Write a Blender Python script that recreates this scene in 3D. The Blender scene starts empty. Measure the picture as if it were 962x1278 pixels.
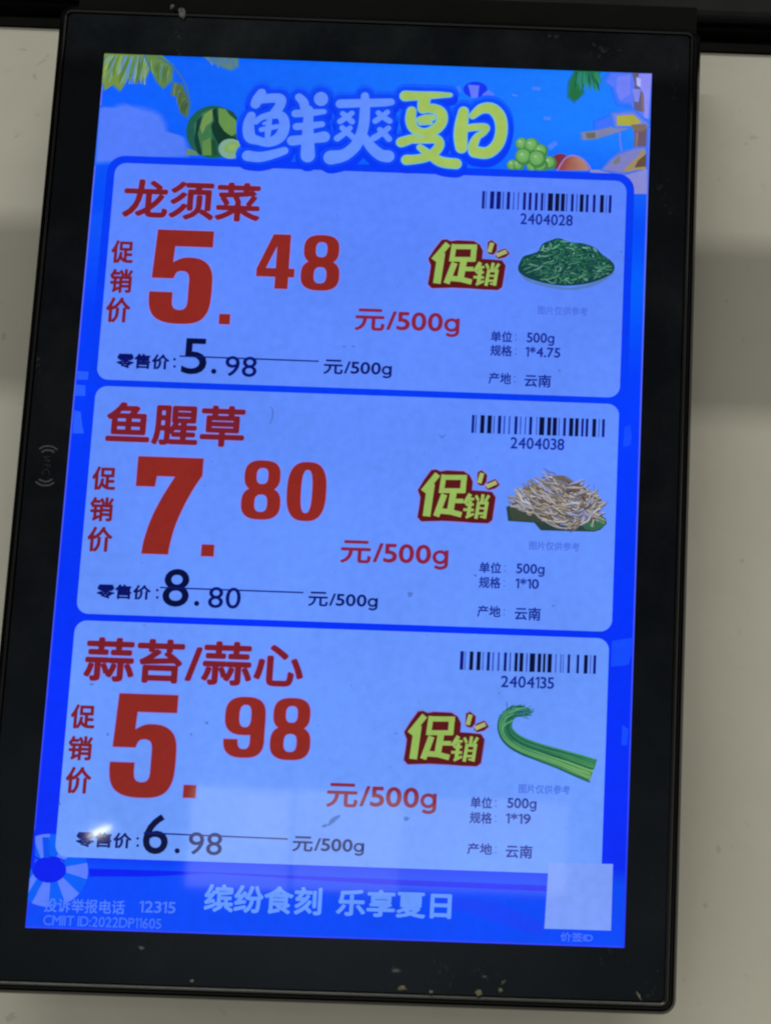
import bpy, math, random
import numpy as np
from mathutils import Vector, Matrix
from mathutils.geometry import tessellate_polygon

random.seed(7)
sc = bpy.context.scene
C = sc.collection

# ------------------------------------------------------------------ camera
W, H, F = 962.0, 1278.0, 2200.0
CAM = np.array([6.00471602e-02, -4.02539740e-01, -1.18049966e-01])
ROT = (1.74860114, -3.27492734e-02, -1.24072192e-02)
SHX, SHY = 282.425779, 210.267629
cam_d = bpy.data.cameras.new('camera')
cam = bpy.data.objects.new('camera', cam_d)
C.objects.link(cam)
cam.location = CAM
cam.rotation_euler = ROT
cam_d.sensor_width = 36.0
cam_d.lens = F / H * 36.0
cam_d.shift_x = -SHX / H
cam_d.shift_y = SHY / H
cam_d.clip_start = 0.01
cam_d.clip_end = 50.0
sc.camera = cam

# ------------------------------------------------------------------ world: dim shop interior, brighter at eye level and overhead
world = bpy.data.worlds.new("World")
sc.world = world
world.use_nodes = True
wn = world.node_tree
bg = wn.nodes['Background']
bg.inputs['Strength'].default_value = 0.98
wtc = wn.nodes.new('ShaderNodeTexCoord')
wsep = wn.nodes.new('ShaderNodeSeparateXYZ')
wmap = wn.nodes.new('ShaderNodeMapRange')
wmap.inputs['From Min'].default_value = -1.0
wmap.inputs['From Max'].default_value = 1.0
wramp = wn.nodes.new('ShaderNodeValToRGB')
cr = wramp.color_ramp
cr.elements[0].position = 0.0
cr.elements[0].color = (0.40, 0.388, 0.315, 1)
cr.elements[1].position = 1.0
cr.elements[1].color = (0.68, 0.655, 0.545, 1)
for pos, v in ((0.40, 0.46), (0.47, 0.44), (0.53, 0.28), (0.60, 0.13), (0.70, 0.11), (0.80, 0.44)):
    e = cr.elements.new(pos)
    e.color = (v, v * 0.98, v * (0.98 if v < 0.2 else 0.87), 1)
wn.links.new(wtc.outputs['Generated'], wsep.inputs[0])
wn.links.new(wsep.outputs['Z'], wmap.inputs['Value'])
wn.links.new(wmap.outputs[0], wramp.inputs['Fac'])
wn.links.new(wramp.outputs['Color'], bg.inputs['Color'])

# ------------------------------------------------------------------ lamps
def area(name, loc, target, sx, sy, power, col, shape='RECTANGLE', roll=0.0):
    d = bpy.data.lights.new(name, 'AREA')
    d.shape = shape
    d.size, d.size_y = sx, sy
    d.energy = power
    d.color = col
    o = bpy.data.objects.new(name, d)
    C.objects.link(o)
    o.location = loc
    q = (Vector(target) - Vector(loc)).to_track_quat('-Z', 'Y')
    o.rotation_euler = (q.to_matrix() @ Matrix.Rotation(roll, 3, 'Z')).to_euler()
    return o

# ceiling tube lights of the shop, in front of and above the shelf
for x, l, p, col in ((-0.75, 1.2, 9.0, (0.97, 1.0, 0.94)), (0.75, 1.2, 13.0, (1.0, 0.945, 0.82))):
    area('ceiling_tube_light', (x, -1.72, 1.80), (x, 0.0, 0.08), l, 0.07, p, col)

sc.view_settings.view_transform = 'Standard'
sc.view_settings.look = 'None'
sc.view_settings.exposure = 0.0
sc.view_settings.gamma = 1.0
sc.cycles.filter_width = 2.25

# ------------------------------------------------------------------ geometry helpers
def rot_np():
    m = cam.rotation_euler.to_matrix()
    return np.array(m)
RM = rot_np()

def at(px, py, Y=0.0):
    """point of the photograph -> where it lies on the plane y = Y of the real wall or panel (x, z in metres)"""
    d = RM @ np.array([(px - SHX - W / 2) / F, -(py - SHY - H / 2) / F, -1.0])
    t = (Y - CAM[1]) / d[1]
    q = CAM + t * d
    return (float(q[0]), float(q[2]))

def mm(px, py, n):
    """n photo pixels near a point, as metres on the panel"""
    a, b = at(px - 5, py), at(px + 5, py)
    return n * math.hypot(a[0] - b[0], a[1] - b[1]) / 10.0

def lin(c):
    return tuple(((v / 255.0) / 12.92 if v / 255.0 <= 0.04045 else ((v / 255.0 + 0.055) / 1.055) ** 2.4) for v in c[:3]) + (1.0,)

def new_mat(name):
    m = bpy.data.materials.new(name)
    m.use_nodes = True
    nt = m.node_tree
    return m, nt, nt.nodes['Principled BSDF']

# the lit picture of the display, under its glossy glass: colours come from the picture's own colour attribute
M_ink, nt, b = new_mat('lit_screen_picture')
b.inputs['Base Color'].default_value = (0.0, 0.0, 0.0, 1)
b.inputs['Roughness'].default_value = 0.035
b.inputs['IOR'].default_value = 1.5
b.inputs['Specular IOR Level'].default_value = 0.25
at_n = nt.nodes.new('ShaderNodeAttribute'); at_n.attribute_name = 'Col'
tc = nt.nodes.new('ShaderNodeTexCoord')
nz = nt.nodes.new('ShaderNodeTexNoise'); nz.inputs['Scale'].default_value = 420.0; nz.inputs['Detail'].default_value = 5.0
mr = nt.nodes.new('ShaderNodeMapRange')
mr.inputs['From Min'].default_value = 0.3; mr.inputs['From Max'].default_value = 0.7
mr.inputs['To Min'].default_value = 0.95; mr.inputs['To Max'].default_value = 1.05
nt.links.new(tc.outputs['Object'], nz.inputs['Vector'])
nt.links.new(nz.outputs['Fac'], mr.inputs['Value'])
nzb = nt.nodes.new('ShaderNodeTexNoise'); nzb.inputs['Scale'].default_value = 28.0; nzb.inputs['Detail'].default_value = 3.0
mrb = nt.nodes.new('ShaderNodeMapRange')
mrb.inputs['From Min'].default_value = 0.3; mrb.inputs['From Max'].default_value = 0.7
mrb.inputs['To Min'].default_value = 0.94; mrb.inputs['To Max'].default_value = 1.06
mub = nt.nodes.new('ShaderNodeMath'); mub.operation = 'MULTIPLY'
nt.links.new(tc.outputs['Object'], nzb.inputs['Vector'])
nt.links.new(nzb.outputs['Fac'], mrb.inputs['Value'])
nt.links.new(mr.outputs[0], mub.inputs[0]); nt.links.new(mrb.outputs[0], mub.inputs[1])
nt.links.new(at_n.outputs['Color'], b.inputs['Emission Color'])
nt.links.new(mub.outputs[0], b.inputs['Emission Strength'])

def plain(name, col, rough, spec=0.5, bump=0.0, bscale=300.0, var=0.0, vscale=40.0):
    m, nt, b = new_mat(name)
    b.inputs['Base Color'].default_value = tuple(col) + (1,)
    b.inputs['Roughness'].default_value = rough
    b.inputs['Specular IOR Level'].default_value = spec
    tc = nt.nodes.new('ShaderNodeTexCoord')
    if var:
        n = nt.nodes.new('ShaderNodeTexNoise'); n.inputs['Scale'].default_value = vscale; n.inputs['Detail'].default_value = 6
        r = nt.nodes.new('ShaderNodeValToRGB')
        r.color_ramp.elements[0].position = 0.3; r.color_ramp.elements[1].position = 0.7
        r.color_ramp.elements[0].color = tuple(c * (1 - var) for c in col) + (1,)
        r.color_ramp.elements[1].color = tuple(c * (1 + var) for c in col) + (1,)
        nt.links.new(tc.outputs['Object'], n.inputs['Vector'])
        nt.links.new(n.outputs['Fac'], r.inputs['Fac'])
        nt.links.new(r.outputs['Color'], b.inputs['Base Color'])
    if bump:
        n2 = nt.nodes.new('ShaderNodeTexNoise'); n2.inputs['Scale'].default_value = bscale; n2.inputs['Detail'].default_value = 3
        bp = nt.nodes.new('ShaderNodeBump'); bp.inputs['Strength'].default_value = bump; bp.inputs['Distance'].default_value = 0.0005
        nt.links.new(tc.outputs['Object'], n2.inputs['Vector'])
        nt.links.new(n2.outputs['Fac'], bp.inputs['Height'])
        nt.links.new(bp.outputs[0], b.inputs['Normal'])
    return m

M_case = plain('black_moulded_plastic', (0.004, 0.0045, 0.005), 0.22, 0.4, 0.03, 900, 0.15, 60)
M_rail = plain('black_painted_rail', (0.005, 0.0055, 0.005), 0.5, 0.03, 0.1, 500, 0.3, 50)
M_railg = plain('dark_grey_rail', (0.016, 0.0185, 0.0195), 0.55, 0.06, 0.06, 300, 0.2, 50)
M_print = plain('grey_printed_symbol', (0.055, 0.058, 0.062), 0.6, 0.3)
M_printd = plain('faded_grey_print', (0.016, 0.016, 0.015), 0.6, 0.3)
M_crumb = plain('dried_food_crumb', (0.155, 0.145, 0.095), 0.7, 0.3, 0, 0, 0.45, 900)
M_crumbg = plain('grey_dried_flake', (0.085, 0.088, 0.09), 0.6, 0.3, 0, 0, 0.5, 700)

# bezel glass: black print behind gloss glass with wiping haze and dust
M_bezel, nt, b = new_mat('black_bezel_glass')
b.inputs['IOR'].default_value = 1.5
b.inputs['Specular IOR Level'].default_value = 0.22
b.inputs['Specular Tint'].default_value = (0.72, 0.86, 1.0, 1)
tc = nt.nodes.new('ShaderNodeTexCoord')
n1 = nt.nodes.new('ShaderNodeTexNoise'); n1.inputs['Scale'].default_value = 38; n1.inputs['Detail'].default_value = 7; n1.inputs['Roughness'].default_value = 0.7
r1 = nt.nodes.new('ShaderNodeValToRGB')
r1.color_ramp.elements[0].position = 0.42; r1.color_ramp.elements[0].color = (0.0016, 0.0022, 0.0040, 1)
r1.color_ramp.elements[1].position = 0.80; r1.color_ramp.elements[1].color = (0.0075, 0.0085, 0.0105, 1)
n2 = nt.nodes.new('ShaderNodeTexNoise'); n2.inputs['Scale'].default_value = 1500; n2.inputs['Detail'].default_value = 2
r2 = nt.nodes.new('ShaderNodeValToRGB')
r2.color_ramp.elements[0].position = 0.70; r2.color_ramp.elements[0].color = (0, 0, 0, 1)
r2.color_ramp.elements[1].position = 0.82; r2.color_ramp.elements[1].color = (0.02, 0.021, 0.022, 1)
ad = nt.nodes.new('ShaderNodeMix'); ad.data_type = 'RGBA'; ad.blend_type = 'ADD'; ad.inputs[0].default_value = 1.0
rr = nt.nodes.new('ShaderNodeMapRange'); rr.inputs['To Min'].default_value = 0.12; rr.inputs['To Max'].default_value = 0.35
for n in (n1, n2):
    nt.links.new(tc.outputs['Object'], n.inputs['Vector'])
nt.links.new(n1.outputs['Fac'], r1.inputs['Fac']); nt.links.new(n2.outputs['Fac'], r2.inputs['Fac'])
nt.links.new(r1.outputs['Color'], ad.inputs[6]); nt.links.new(r2.outputs['Color'], ad.inputs[7])
nt.links.new(ad.outputs[2], b.inputs['Base Color'])
nt.links.new(n1.outputs['Fac'], rr.inputs['Value']); nt.links.new(rr.outputs[0], b.inputs['Roughness'])

# thin dirt on the glass: part see-through film
def film(name, col, alpha):
    m, nt, b = new_mat(name)
    b.inputs['Base Color'].default_value = tuple(col) + (1,)
    b.inputs['Roughness'].default_value = 0.6
    b.inputs['Alpha'].default_value = alpha
    return m
M_dirt = film('dried_water_mark', (0.02, 0.025, 0.06), 0.42)
M_haze = film('wiped_grease_smear', (0.30, 0.31, 0.32), 0.04)
M_smudge = film('grey_scuff', (0.16, 0.16, 0.15), 0.12)

# painted wall panel
M_wall, nt, b = new_mat('grey_white_painted_panel')
b.inputs['Roughness'].default_value = 0.55
b.inputs['Specular IOR Level'].default_value = 0.3
tc = nt.nodes.new('ShaderNodeTexCoord')
n1 = nt.nodes.new('ShaderNodeTexNoise'); n1.inputs['Scale'].default_value = 24; n1.inputs['Detail'].default_value = 8; n1.inputs['Roughness'].default_value = 0.65
r1 = nt.nodes.new('ShaderNodeValToRGB')
r1.color_ramp.elements[0].position = 0.30; r1.color_ramp.elements[0].color = (0.565, 0.552, 0.485, 1)
r1.color_ramp.elements[1].position = 0.70; r1.color_ramp.elements[1].color = (0.625, 0.612, 0.545, 1)
n2 = nt.nodes.new('ShaderNodeTexNoise'); n2.inputs['Scale'].default_value = 260; n2.inputs['Detail'].default_value = 4
r2 = nt.nodes.new('ShaderNodeValToRGB')
r2.color_ramp.elements[0].position = 0.24; r2.color_ramp.elements[0].color = (0.90, 0.895, 0.89, 1)
r2.color_ramp.elements[1].position = 0.33; r2.color_ramp.elements[1].color = (1, 1, 1, 1)
mu = nt.nodes.new('ShaderNodeMix'); mu.data_type = 'RGBA'; mu.blend_type = 'MULTIPLY'; mu.inputs[0].default_value = 1.0
bp = nt.nodes.new('ShaderNodeBump'); bp.inputs['Strength'].default_value = 0.25; bp.inputs['Distance'].default_value = 0.0004
for n in (n1, n2):
    nt.links.new(tc.outputs['Object'], n.inputs['Vector'])
nt.links.new(n1.outputs['Fac'], r1.inputs['Fac']); nt.links.new(n2.outputs['Fac'], r2.inputs['Fac'])
nt.links.new(r1.outputs['Color'], mu.inputs[6]); nt.links.new(r2.outputs['Color'], mu.inputs[7])
nt.links.new(mu.outputs[2], b.inputs['Base Color'])
nt.links.new(n2.outputs['Fac'], bp.inputs['Height']); nt.links.new(bp.outputs[0], b.inputs['Normal'])

def tag(o, label=None, cat=None, group=None, kind=None):
    if label: o['label'] = label
    if cat: o['category'] = cat
    if group: o['group'] = group
    if kind: o['kind'] = kind
    return o

def link(name, me, parent=None):
    o = bpy.data.objects.new(name, me)
    C.objects.link(o)
    if parent: o.parent = parent
    return o

class Solid:
    """collects solid shapes into ONE mesh"""
    def __init__(s): s.v, s.f, s.sm = [], [], []
    def add(s, vs, fs, smooth=False):
        n = len(s.v); s.v += [tuple(v) for v in vs]
        s.f += [tuple(i + n for i in f) for f in fs]; s.sm += [smooth] * len(fs)
    def box(s, x0, x1, y0, y1, z0, z1):
        vs = [(x, y, z) for x in (x0, x1) for y in (y0, y1) for z in (z0, z1)]
        s.add(vs, [(0, 1, 3, 2), (4, 6, 7, 5), (0, 4, 5, 1), (2, 3, 7, 6), (0, 2, 6, 4), (1, 5, 7, 3)])
    def extrude_x(s, prof, x0, x1):
        n = len(prof)
        vs = [(x0, y, z) for y, z in prof] + [(x1, y, z) for y, z in prof]
        s.add(vs, [(i, (i + 1) % n, n + (i + 1) % n, n + i) for i in range(n)] + [tuple(range(n))[::-1], tuple(range(n, 2 * n))])
    def build(s, name, mat, parent=None):
        me = bpy.data.meshes.new(name); me.from_pydata(s.v, [], s.f); me.materials.append(mat)
        me.polygons.foreach_set('use_smooth', s.sm)
        me.update()
        return link(name, me, parent)

def rrect(x0, x1, z0, z1, r, n=8):
    pts = []
    for cx, cz, a0 in ((x1 - r, z1 - r, 0), (x0 + r, z1 - r, 90), (x0 + r, z0 + r, 180), (x1 - r, z0 + r, 270)):
        for k in range(n + 1):
            a = math.radians(a0 + 90.0 * k / n)
            pts.append((cx + r * math.cos(a), cz + r * math.sin(a)))
    return pts

LAYER = 4e-5
STEP = 4e-7

def spline(p, n=8):
    """Catmull-Rom through the points; each point (x, y[, w])"""
    p = [tuple(q) for q in p]
    if len(p) < 3: return p
    out = []
    ext = [p[0]] + p + [p[-1]]
    for i in range(1, len(ext) - 2):
        a, b, c, d = ext[i - 1], ext[i], ext[i + 1], ext[i + 2]
        for k in range(n):
            t = k / n
            out.append(tuple(0.5 * (2 * b[j] + (c[j] - a[j]) * t + (2 * a[j] - 5 * b[j] + 4 * c[j] - d[j]) * t * t + (3 * b[j] - a[j] - 3 * c[j] + d[j]) * t ** 3) for j in range(len(b))))
    out.append(p[-1])
    return out

XL, XR, ZT, ZB = -0.0675, 0.0675, 0.10699, -0.10699   # lit area of the display

class Ink:
    """flat picture elements shown on the display; everything added lands in ONE mesh lying on the glass plane"""
    def __init__(s, layer):
        s.y = -layer * LAYER; s.k = 0; s.v, s.f, s.c = [], [], []
    def raw(s, pts2, faces, col, cols=None):
        y = s.y - s.k * STEP; s.k += 1
        n = len(s.v)
        for x, z in pts2:
            s.v.append((min(max(x, XL), XR), y, min(max(z, ZB), ZT)))
        lc = lin(col) if col else None
        for i in range(len(pts2)):
            s.c.append(lin(cols[i]) if cols else lc)
        for f in faces: s.f.append(tuple(i + n for i in f))
    def cpoly(s, pts2, col, cols=None):
        tris = tessellate_polygon([[Vector((x, z, 0)) for x, z in pts2]])
        s.raw(pts2, tris, col, cols)
    def poly(s, pts, col, cols=None):
        s.cpoly([at(*p) for p in pts], col, cols)
    def blob(s, cx, cy, rx, ry, col, n=24, a0=0, jit=0.0, hi=None):
        pts = [(cx, cy)]
        for k in range(n):
            a = 2 * math.pi * k / n; r = 1 + random.uniform(-jit, jit)
            pts.append((cx + rx * r * math.cos(a) * math.cos(a0) - ry * r * math.sin(a) * math.sin(a0), cy + rx * r * math.cos(a) * math.sin(a0) + ry * r * math.sin(a) * math.cos(a0)))
        s.raw([at(*p) for p in pts], [(0, 1 + k, 1 + (k + 1) % n) for k in range(n)], col, [hi or col] + [col] * n)
    def stroke(s, pts, w, col, cap='round', smooth=True, cols=None):
        """ribbon along photo points; w in photo pixels (or third value of each point)"""
        p = [tuple(q) if len(q) > 2 else (q[0], q[1], w) for q in pts]
        if smooth: p = spline(p)
        q = [at(a, b) for a, b, _ in p]
        sc_ = mm(p[0][0], p[0][1], 1.0)
        hw = [r[2] * sc_ / 2 for r in p]
        n = len(q); L, Rr = [], []
        for i in range(n):
            a = q[max(i - 1, 0)]; b_ = q[min(i + 1, n - 1)]
            dx, dz = b_[0] - a[0], b_[1] - a[1]; l = math.hypot(dx, dz) or 1e-9
            nx, nz_ = -dz / l, dx / l
            if 0 < i < n - 1 and not smooth:
                d1 = (q[i][0] - a[0], q[i][1] - a[1]); l1 = math.hypot(*d1) or 1e-9
                cs = abs((-d1[1] / l1) * nx + (d1[0] / l1) * nz_); m_ = min(1 / max(cs, 0.3), 2)
            else: m_ = 1
            L.append((q[i][0] + nx * hw[i] * m_, q[i][1] + nz_ * hw[i] * m_)); Rr.append((q[i][0] - nx * hw[i] * m_, q[i][1] - nz_ * hw[i] * m_))
        pc = None
        if cols:
            cc = [tuple(cols[0][j] + (cols[1][j] - cols[0][j]) * i / (n - 1) for j in range(3)) for i in range(n)]; pc = cc + cc
        s.raw(L + Rr, [(i, i + 1, n + i + 1, n + i) for i in range(n - 1)], col, pc)
        if cap == 'round':
            for i in (0, n - 1):
                m = 14; c = q[i]
                s.raw([c] + [(c[0] + hw[i] * math.cos(2 * math.pi * k / m), c[1] + hw[i] * math.sin(2 * math.pi * k / m)) for k in range(m)],
                      [(0, 1 + k, 1 + (k + 1) % m) for k in range(m)], (cols[0 if i == 0 else 1] if cols else col))
    def soft(s, pts, col, sky, d, n=5):
        for i in range(n):
            t = (i + 1) / n
            s.poly(grow(pts, d * (1 - i / (n - 1) * 1.0)), tuple(sky[j] + (col[j] - sky[j]) * t for j in range(3)))
    def glyph(s, text, Lp, Rp, h, col, bold=0.0, n=8):
        """writing whose ink runs from photo point Lp to Rp (mid height) and is h photo pixels tall; bold in photo pixels"""
        verts, faces = text_mesh(text)
        a, b_ = at(*Lp), at(*Rp)
        mx, my = (Lp[0] + Rp[0]) / 2, (Lp[1] + Rp[1]) / 2
        t, u = at(mx, my - h / 2), at(mx, my + h / 2)
        hh = t[1] - u[1]; zc = (a[1] + b_[1]) / 2; wd = b_[0] - a[0]; xc = (a[0] + b_[0]) / 2
        r = mm(mx, my, bold)
        xs = [v[0] for v in verts]; ys = [v[1] for v in verts]
        sx = (wd - 2 * r) / (max(xs) - min(xs)); sy = (hh - 2 * r) / (max(ys) - min(ys))
        ox, oy = (max(xs) + min(xs)) / 2, (max(ys) + min(ys)) / 2
        pts = [(xc + (v[0] - ox) * sx, zc + (v[1] - oy) * sy) for v in verts]
        offs = [(0, 0)] if bold <= 0 else [(r * math.cos(2 * math.pi * k / n), r * math.sin(2 * math.pi * k / n)) for k in range(n)]
        for dx, dz in offs:
            s.raw([(p[0] + dx, p[1] + dz) for p in pts], faces, col)
    def build(s, name, parent, mat=None, label=None):
        me = bpy.data.meshes.new(name); me.from_pydata(s.v, [], s.f)
        if mat is None:
            ca = me.color_attributes.new('Col', 'FLOAT_COLOR', 'POINT')
            ca.data.foreach_set('color', [c for q in s.c for c in q])
        me.materials.append(mat or M_ink); me.update()
        # make every face look out of the wall (towards -y)
        fl = [p for p in me.polygons if p.normal.y > 0]
        for p in fl: p.flip()
        me.update()
        o = link(name, me, parent)
        if label: o['label'] = label
        return o

def grow(p, d):
    cx_ = sum(q[0] for q in p) / len(p); cy_ = sum(q[1] for q in p) / len(p)
    return [(q[0] + (q[0] - cx_) / math.hypot(q[0] - cx_, q[1] - cy_) * d, q[1] + (q[1] - cy_) / math.hypot(q[0] - cx_, q[1] - cy_) * d) for q in p]
_cache = {}
def raw_text(t):
    if t not in _cache:
        cu = bpy.data.curves.new('writing', 'FONT'); cu.body = t; cu.resolution_u = 4
        o = bpy.data.objects.new('writing', cu); C.objects.link(o)
        dg = bpy.context.evaluated_depsgraph_get(); dg.update()
        ev = o.evaluated_get(dg); me = ev.to_mesh()
        _cache[t] = ([(v.co.x, v.co.y) for v in me.vertices], [tuple(p.vertices) for p in me.polygons])
        ev.to_mesh_clear(); bpy.data.objects.remove(o); bpy.data.curves.remove(cu)
    return _cache[t]

def ribbon(p, w):
    L, Rr = [], []; n = len(p)
    for i in range(n):
        a, b_ = p[max(i - 1, 0)], p[min(i + 1, n - 1)]
        dx, dy = b_[0] - a[0], b_[1] - a[1]; l = math.hypot(dx, dy) or 1e-9
        L.append((p[i][0] - dy / l * w / 2, p[i][1] + dx / l * w / 2)); Rr.append((p[i][0] + dy / l * w / 2, p[i][1] - dx / l * w / 2))
    return L + Rr, [(i, i + 1, n + i + 1, n + i) for i in range(n - 1)]

def own_char(ch):
    """flagged 1 and single-storey g, as the display's typeface draws them"""
    v0 = raw_text('0')[0]; D = max(q[1] for q in v0); lo = min(q[1] for q in v0); w = 0.072
    if ch == '1':
        return ([(0.13, lo), (0.13 + w, lo), (0.13 + w, D), (0.13, D), (0.13, D - 0.085), (0.0, D - 0.165), (0.0, D - 0.085)],
                [(0, 1, 2, 3), (3, 6, 5, 4)])
    xh = D * 0.72; r = xh / 2
    a = ribbon([(0.19 + 0.185 * math.cos(2 * math.pi * k / 28), r + (r - w / 2) * math.sin(2 * math.pi * k / 28)) for k in range(29)], w)
    b_ = ribbon([(0.385, xh), (0.385, 0.10), (0.385, -0.02)] + [(0.20 + 0.185 * math.cos(math.radians(-q)), -0.03 + 0.145 * math.sin(math.radians(-q))) for q in range(0, 150, 12)], w)
    n = len(a[0])
    return a[0] + b_[0], a[1] + [tuple(i + n for i in f) for f in b_[1]]

def text_mesh(t):
    if all(ord(c) > 0x2E80 for c in t): return raw_text(t)
    V, Fs, x = [], [], 0.0
    for c in t:
        if c == ' ': x += 0.20; continue
        v, f = own_char(c) if c in '1g' else raw_text(c)
        x0 = min(q[0] for q in v); x1 = max(q[0] for q in v); n = len(V)
        V += [(q[0] - x0 + x, q[1]) for q in v]; Fs += [tuple(i + n for i in k) for k in f]
        x += x1 - x0 + (0.085 if c not in '/' else 0.05)
        if c in '元': x += 0.02
    return V, Fs

# ================================================================== WALL AND RAILS
WY = 0.030
s = Solid(); s.box(-0.60, 0.60, WY, WY + 0.012, -0.45, 0.1303)
wall = s.build('wall', M_wall)
tag(wall, 'grey white painted shelf panel behind the black price screen', 'wall')

s = Solid()
s.extrude_x([(0.0291, 0.1305), (0.0291, 0.1328), (0.0335, 0.1335), (0.0335, 0.1358), (0.0290, 0.1362), (0.0290, 0.1372), (0.0340, 0.1378), (0.0340, 0.1400), (0.042, 0.1400), (0.042, 0.1305)], -0.60, 0.60)
rail = s.build('shelf_rail', M_rail)
tag(rail, 'black grooved rail running along the top edge of the wall panel', 'rail')
s = Solid()
s.extrude_x([(0.0262, 0.1382), (0.0253, 0.1386), (0.0248, 0.1396), (0.0248, 0.180), (0.0418, 0.180), (0.0418, 0.1402), (0.0282, 0.1402), (0.0282, 0.1382)], -0.60, 0.60)
o = s.build('fascia', M_railg, rail)

# an added strip, out of view above the screen: it keeps a band of the wall out of the tube light
s = Solid(); s.box(-0.60, 0.60, -0.1015, -0.0985, 0.1625, 0.2030)
blocker = s.build('blocker_strip', M_railg)
tag(blocker, 'added dark strip out of view, on two brackets, shading a band of the wall', 'strip')
for sx in (-0.55, 0.55):
    s = Solid(); s.box(sx - 0.004, sx + 0.004, -0.0983, 0.0246, 0.176, 0.186)
    s.build('blocker_bracket', M_rail, blocker)  # added only to carry the light-blocking strip

# ================================================================== THE DISPLAY
disp = bpy.data.objects.new('price_display', None); C.objects.link(disp)
disp.location = (0, WY, -0.121)
tag(disp, 'black wall mounted digital price screen showing three blue vegetable price cards', 'price display')

def part(o):
    """keep the shape where it stands while the display parents it"""
    o.parent = disp
    o.matrix_parent_inverse = Matrix.Translation(disp.location).inverted()
    return o

# moulded case: rounded frame with a bevelled front edge and a groove round the glass
def loft(loops, s, close_first=False, close_last=False):
    base = len(s.v); n = len(loops[0][0])
    for pts, y in loops:
        s.v += [(x, y, z) for x, z in pts]
    for k in range(len(loops) - 1):
        for i in range(n):
            a, b_ = base + k * n + i, base + k * n + (i + 1) % n
            s.f.append((a, b_, b_ + n, a + n)); s.sm.append(False)
    if close_first: s.f.append(tuple(range(base, base + n))); s.sm.append(False)
    if close_last: s.f.append(tuple(range(base + (len(loops) - 1) * n, base + len(loops) * n))); s.sm.append(False)

def rr_at(d, r): return rrect(-0.0802 + d, 0.0796 - d, -0.1216 + d, 0.1205 - d, r)
s = Solid()
loft([(rr_at(0.0026, 0.0012), 0.0018), (rr_at(0.0026, 0.0012), -0.0001), (rr_at(0.0022, 0.0016), -0.0003), (rr_at(0.0019, 0.0018), 0.0002),
      (rr_at(0.0015, 0.0021), 0.0014), (rr_at(0.0011, 0.0024), 0.0016), (rr_at(0.0007, 0.0028), 0.0010),
      (rr_at(0.0002, 0.0032), 0.0022), (rr_at(0.0, 0.0034), 0.0040), (rr_at(0.0003, 0.0032), 0.0105), (rr_at(0.0016, 0.0024), 0.0122), (rr_at(0.006, 0.002), 0.0128)],
     s, True, True)
part(s.build('case', M_case))
s = Solid(); loft([(rrect(-0.060, 0.070, -0.1000, 0.1000, 0.004), 0.0130), (rrect(-0.060, 0.070, -0.1000, 0.1000, 0.004), 0.0297)], s, True, True)
part(s.build('mounting_plate', M_case))
s = Solid(); s.box(-0.0770, 0.0785, 0.0062, 0.0190, 0.1207, 0.1290)
part(s.build('hanging_bracket', M_rail))

# front glass: black border printed round the lit area
gb = rrect(-0.0774, 0.0768, -0.1188, 0.1177, 0.0014)
s = Solid(); loft([(rrect(-0.0772, 0.0766, -0.1186, 0.1175, 0.0013), -0.00005 + 0.0003), (gb, 0.0006), (gb, 0.0016)], s, True)
s.v = [(x, y - 0.0002, z) for x, y, z in s.v]
bez = part(s.build('front_glass', M_bezel))
# (front face lies at y = +0.00005)

INKP = disp
def fin(ink, name, label=None, mat=None, parent=None):
    o = ink.build(name, None, mat)
    o.parent = parent or screen
    if label: o['label'] = label
    return o

# ---- the picture behind everything
VIO = (118, 128, 250)
ink = Ink(1)
nx, nz_ = 24, 60
pts, cols = [], []
for j in range(nz_ + 1):
    v = j / nz_                       # 0 bottom .. 1 top
    for i in range(nx + 1):
        u = i / nx
        top = (4 + 20 * u, 92 + 34 * u, 253)
        mid = (0, 60, 250); low = (0, 42, 246); foot = (0, 72, 248)
        def mix(a, b_, t): t = max(0, min(1, t)); return tuple(a[k] + (b_[k] - a[k]) * t for k in range(3))
        if v > 0.80: c = mix((0, 70, 248), top, (v - 0.80) / 0.12)
        elif v > 0.07: c = mix(low, mid, (v - 0.12) / 0.55)
        else: c = foot
        if v <= 0.80 and u > 0.95: c = mix(c, (0, 96, 255), max(0, 1 - abs(v - 0.74) / 0.11))
        if v <= 0.80 and u < 0.05: c = mix(c, (10, 84, 250), max(0, 1 - abs(v - 0.79) / 0.10))
        pts.append((XL + (XR - XL) * u, ZB + (ZT - ZB) * v)); cols.append(c)
fc = [(j * (nx + 1) + i, j * (nx + 1) + i + 1, (j + 1) * (nx + 1) + i + 1, (j + 1) * (nx + 1) + i) for j in range(nz_) for i in range(nx)]
ink.raw(pts, fc, None, cols)
# darker waves in the footer
ink.poly([(112, 1084), (250, 1088), (700, 1106), (700, 1113), (480, 1104), (260, 1090), (190, 1094), (112, 1094)], (0, 28, 242))
ink.poly([(545, 1117), (620, 1126), (676, 1150), (676, 1170), (620, 1150), (560, 1132)], (18, 66, 246))
# pale waterside shapes in the side strips
for q in ([(97, 463), (111, 464), (110, 474), (97, 474)], [(95, 480), (107, 481), (107, 494), (94, 494)], [(93, 512), (101, 514), (103, 530), (105, 541), (91, 541)]):
    ink.poly(q, (38, 92, 250))
for q in ([(779, 533), (786, 530), (788, 545), (786, 556), (777, 558)], [(763, 800), (788, 796), (788, 815), (784, 830), (762, 832)], [(776, 905), (784, 910), (782, 930), (775, 930)]):
    ink.poly(q, (16, 74, 252))
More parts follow.
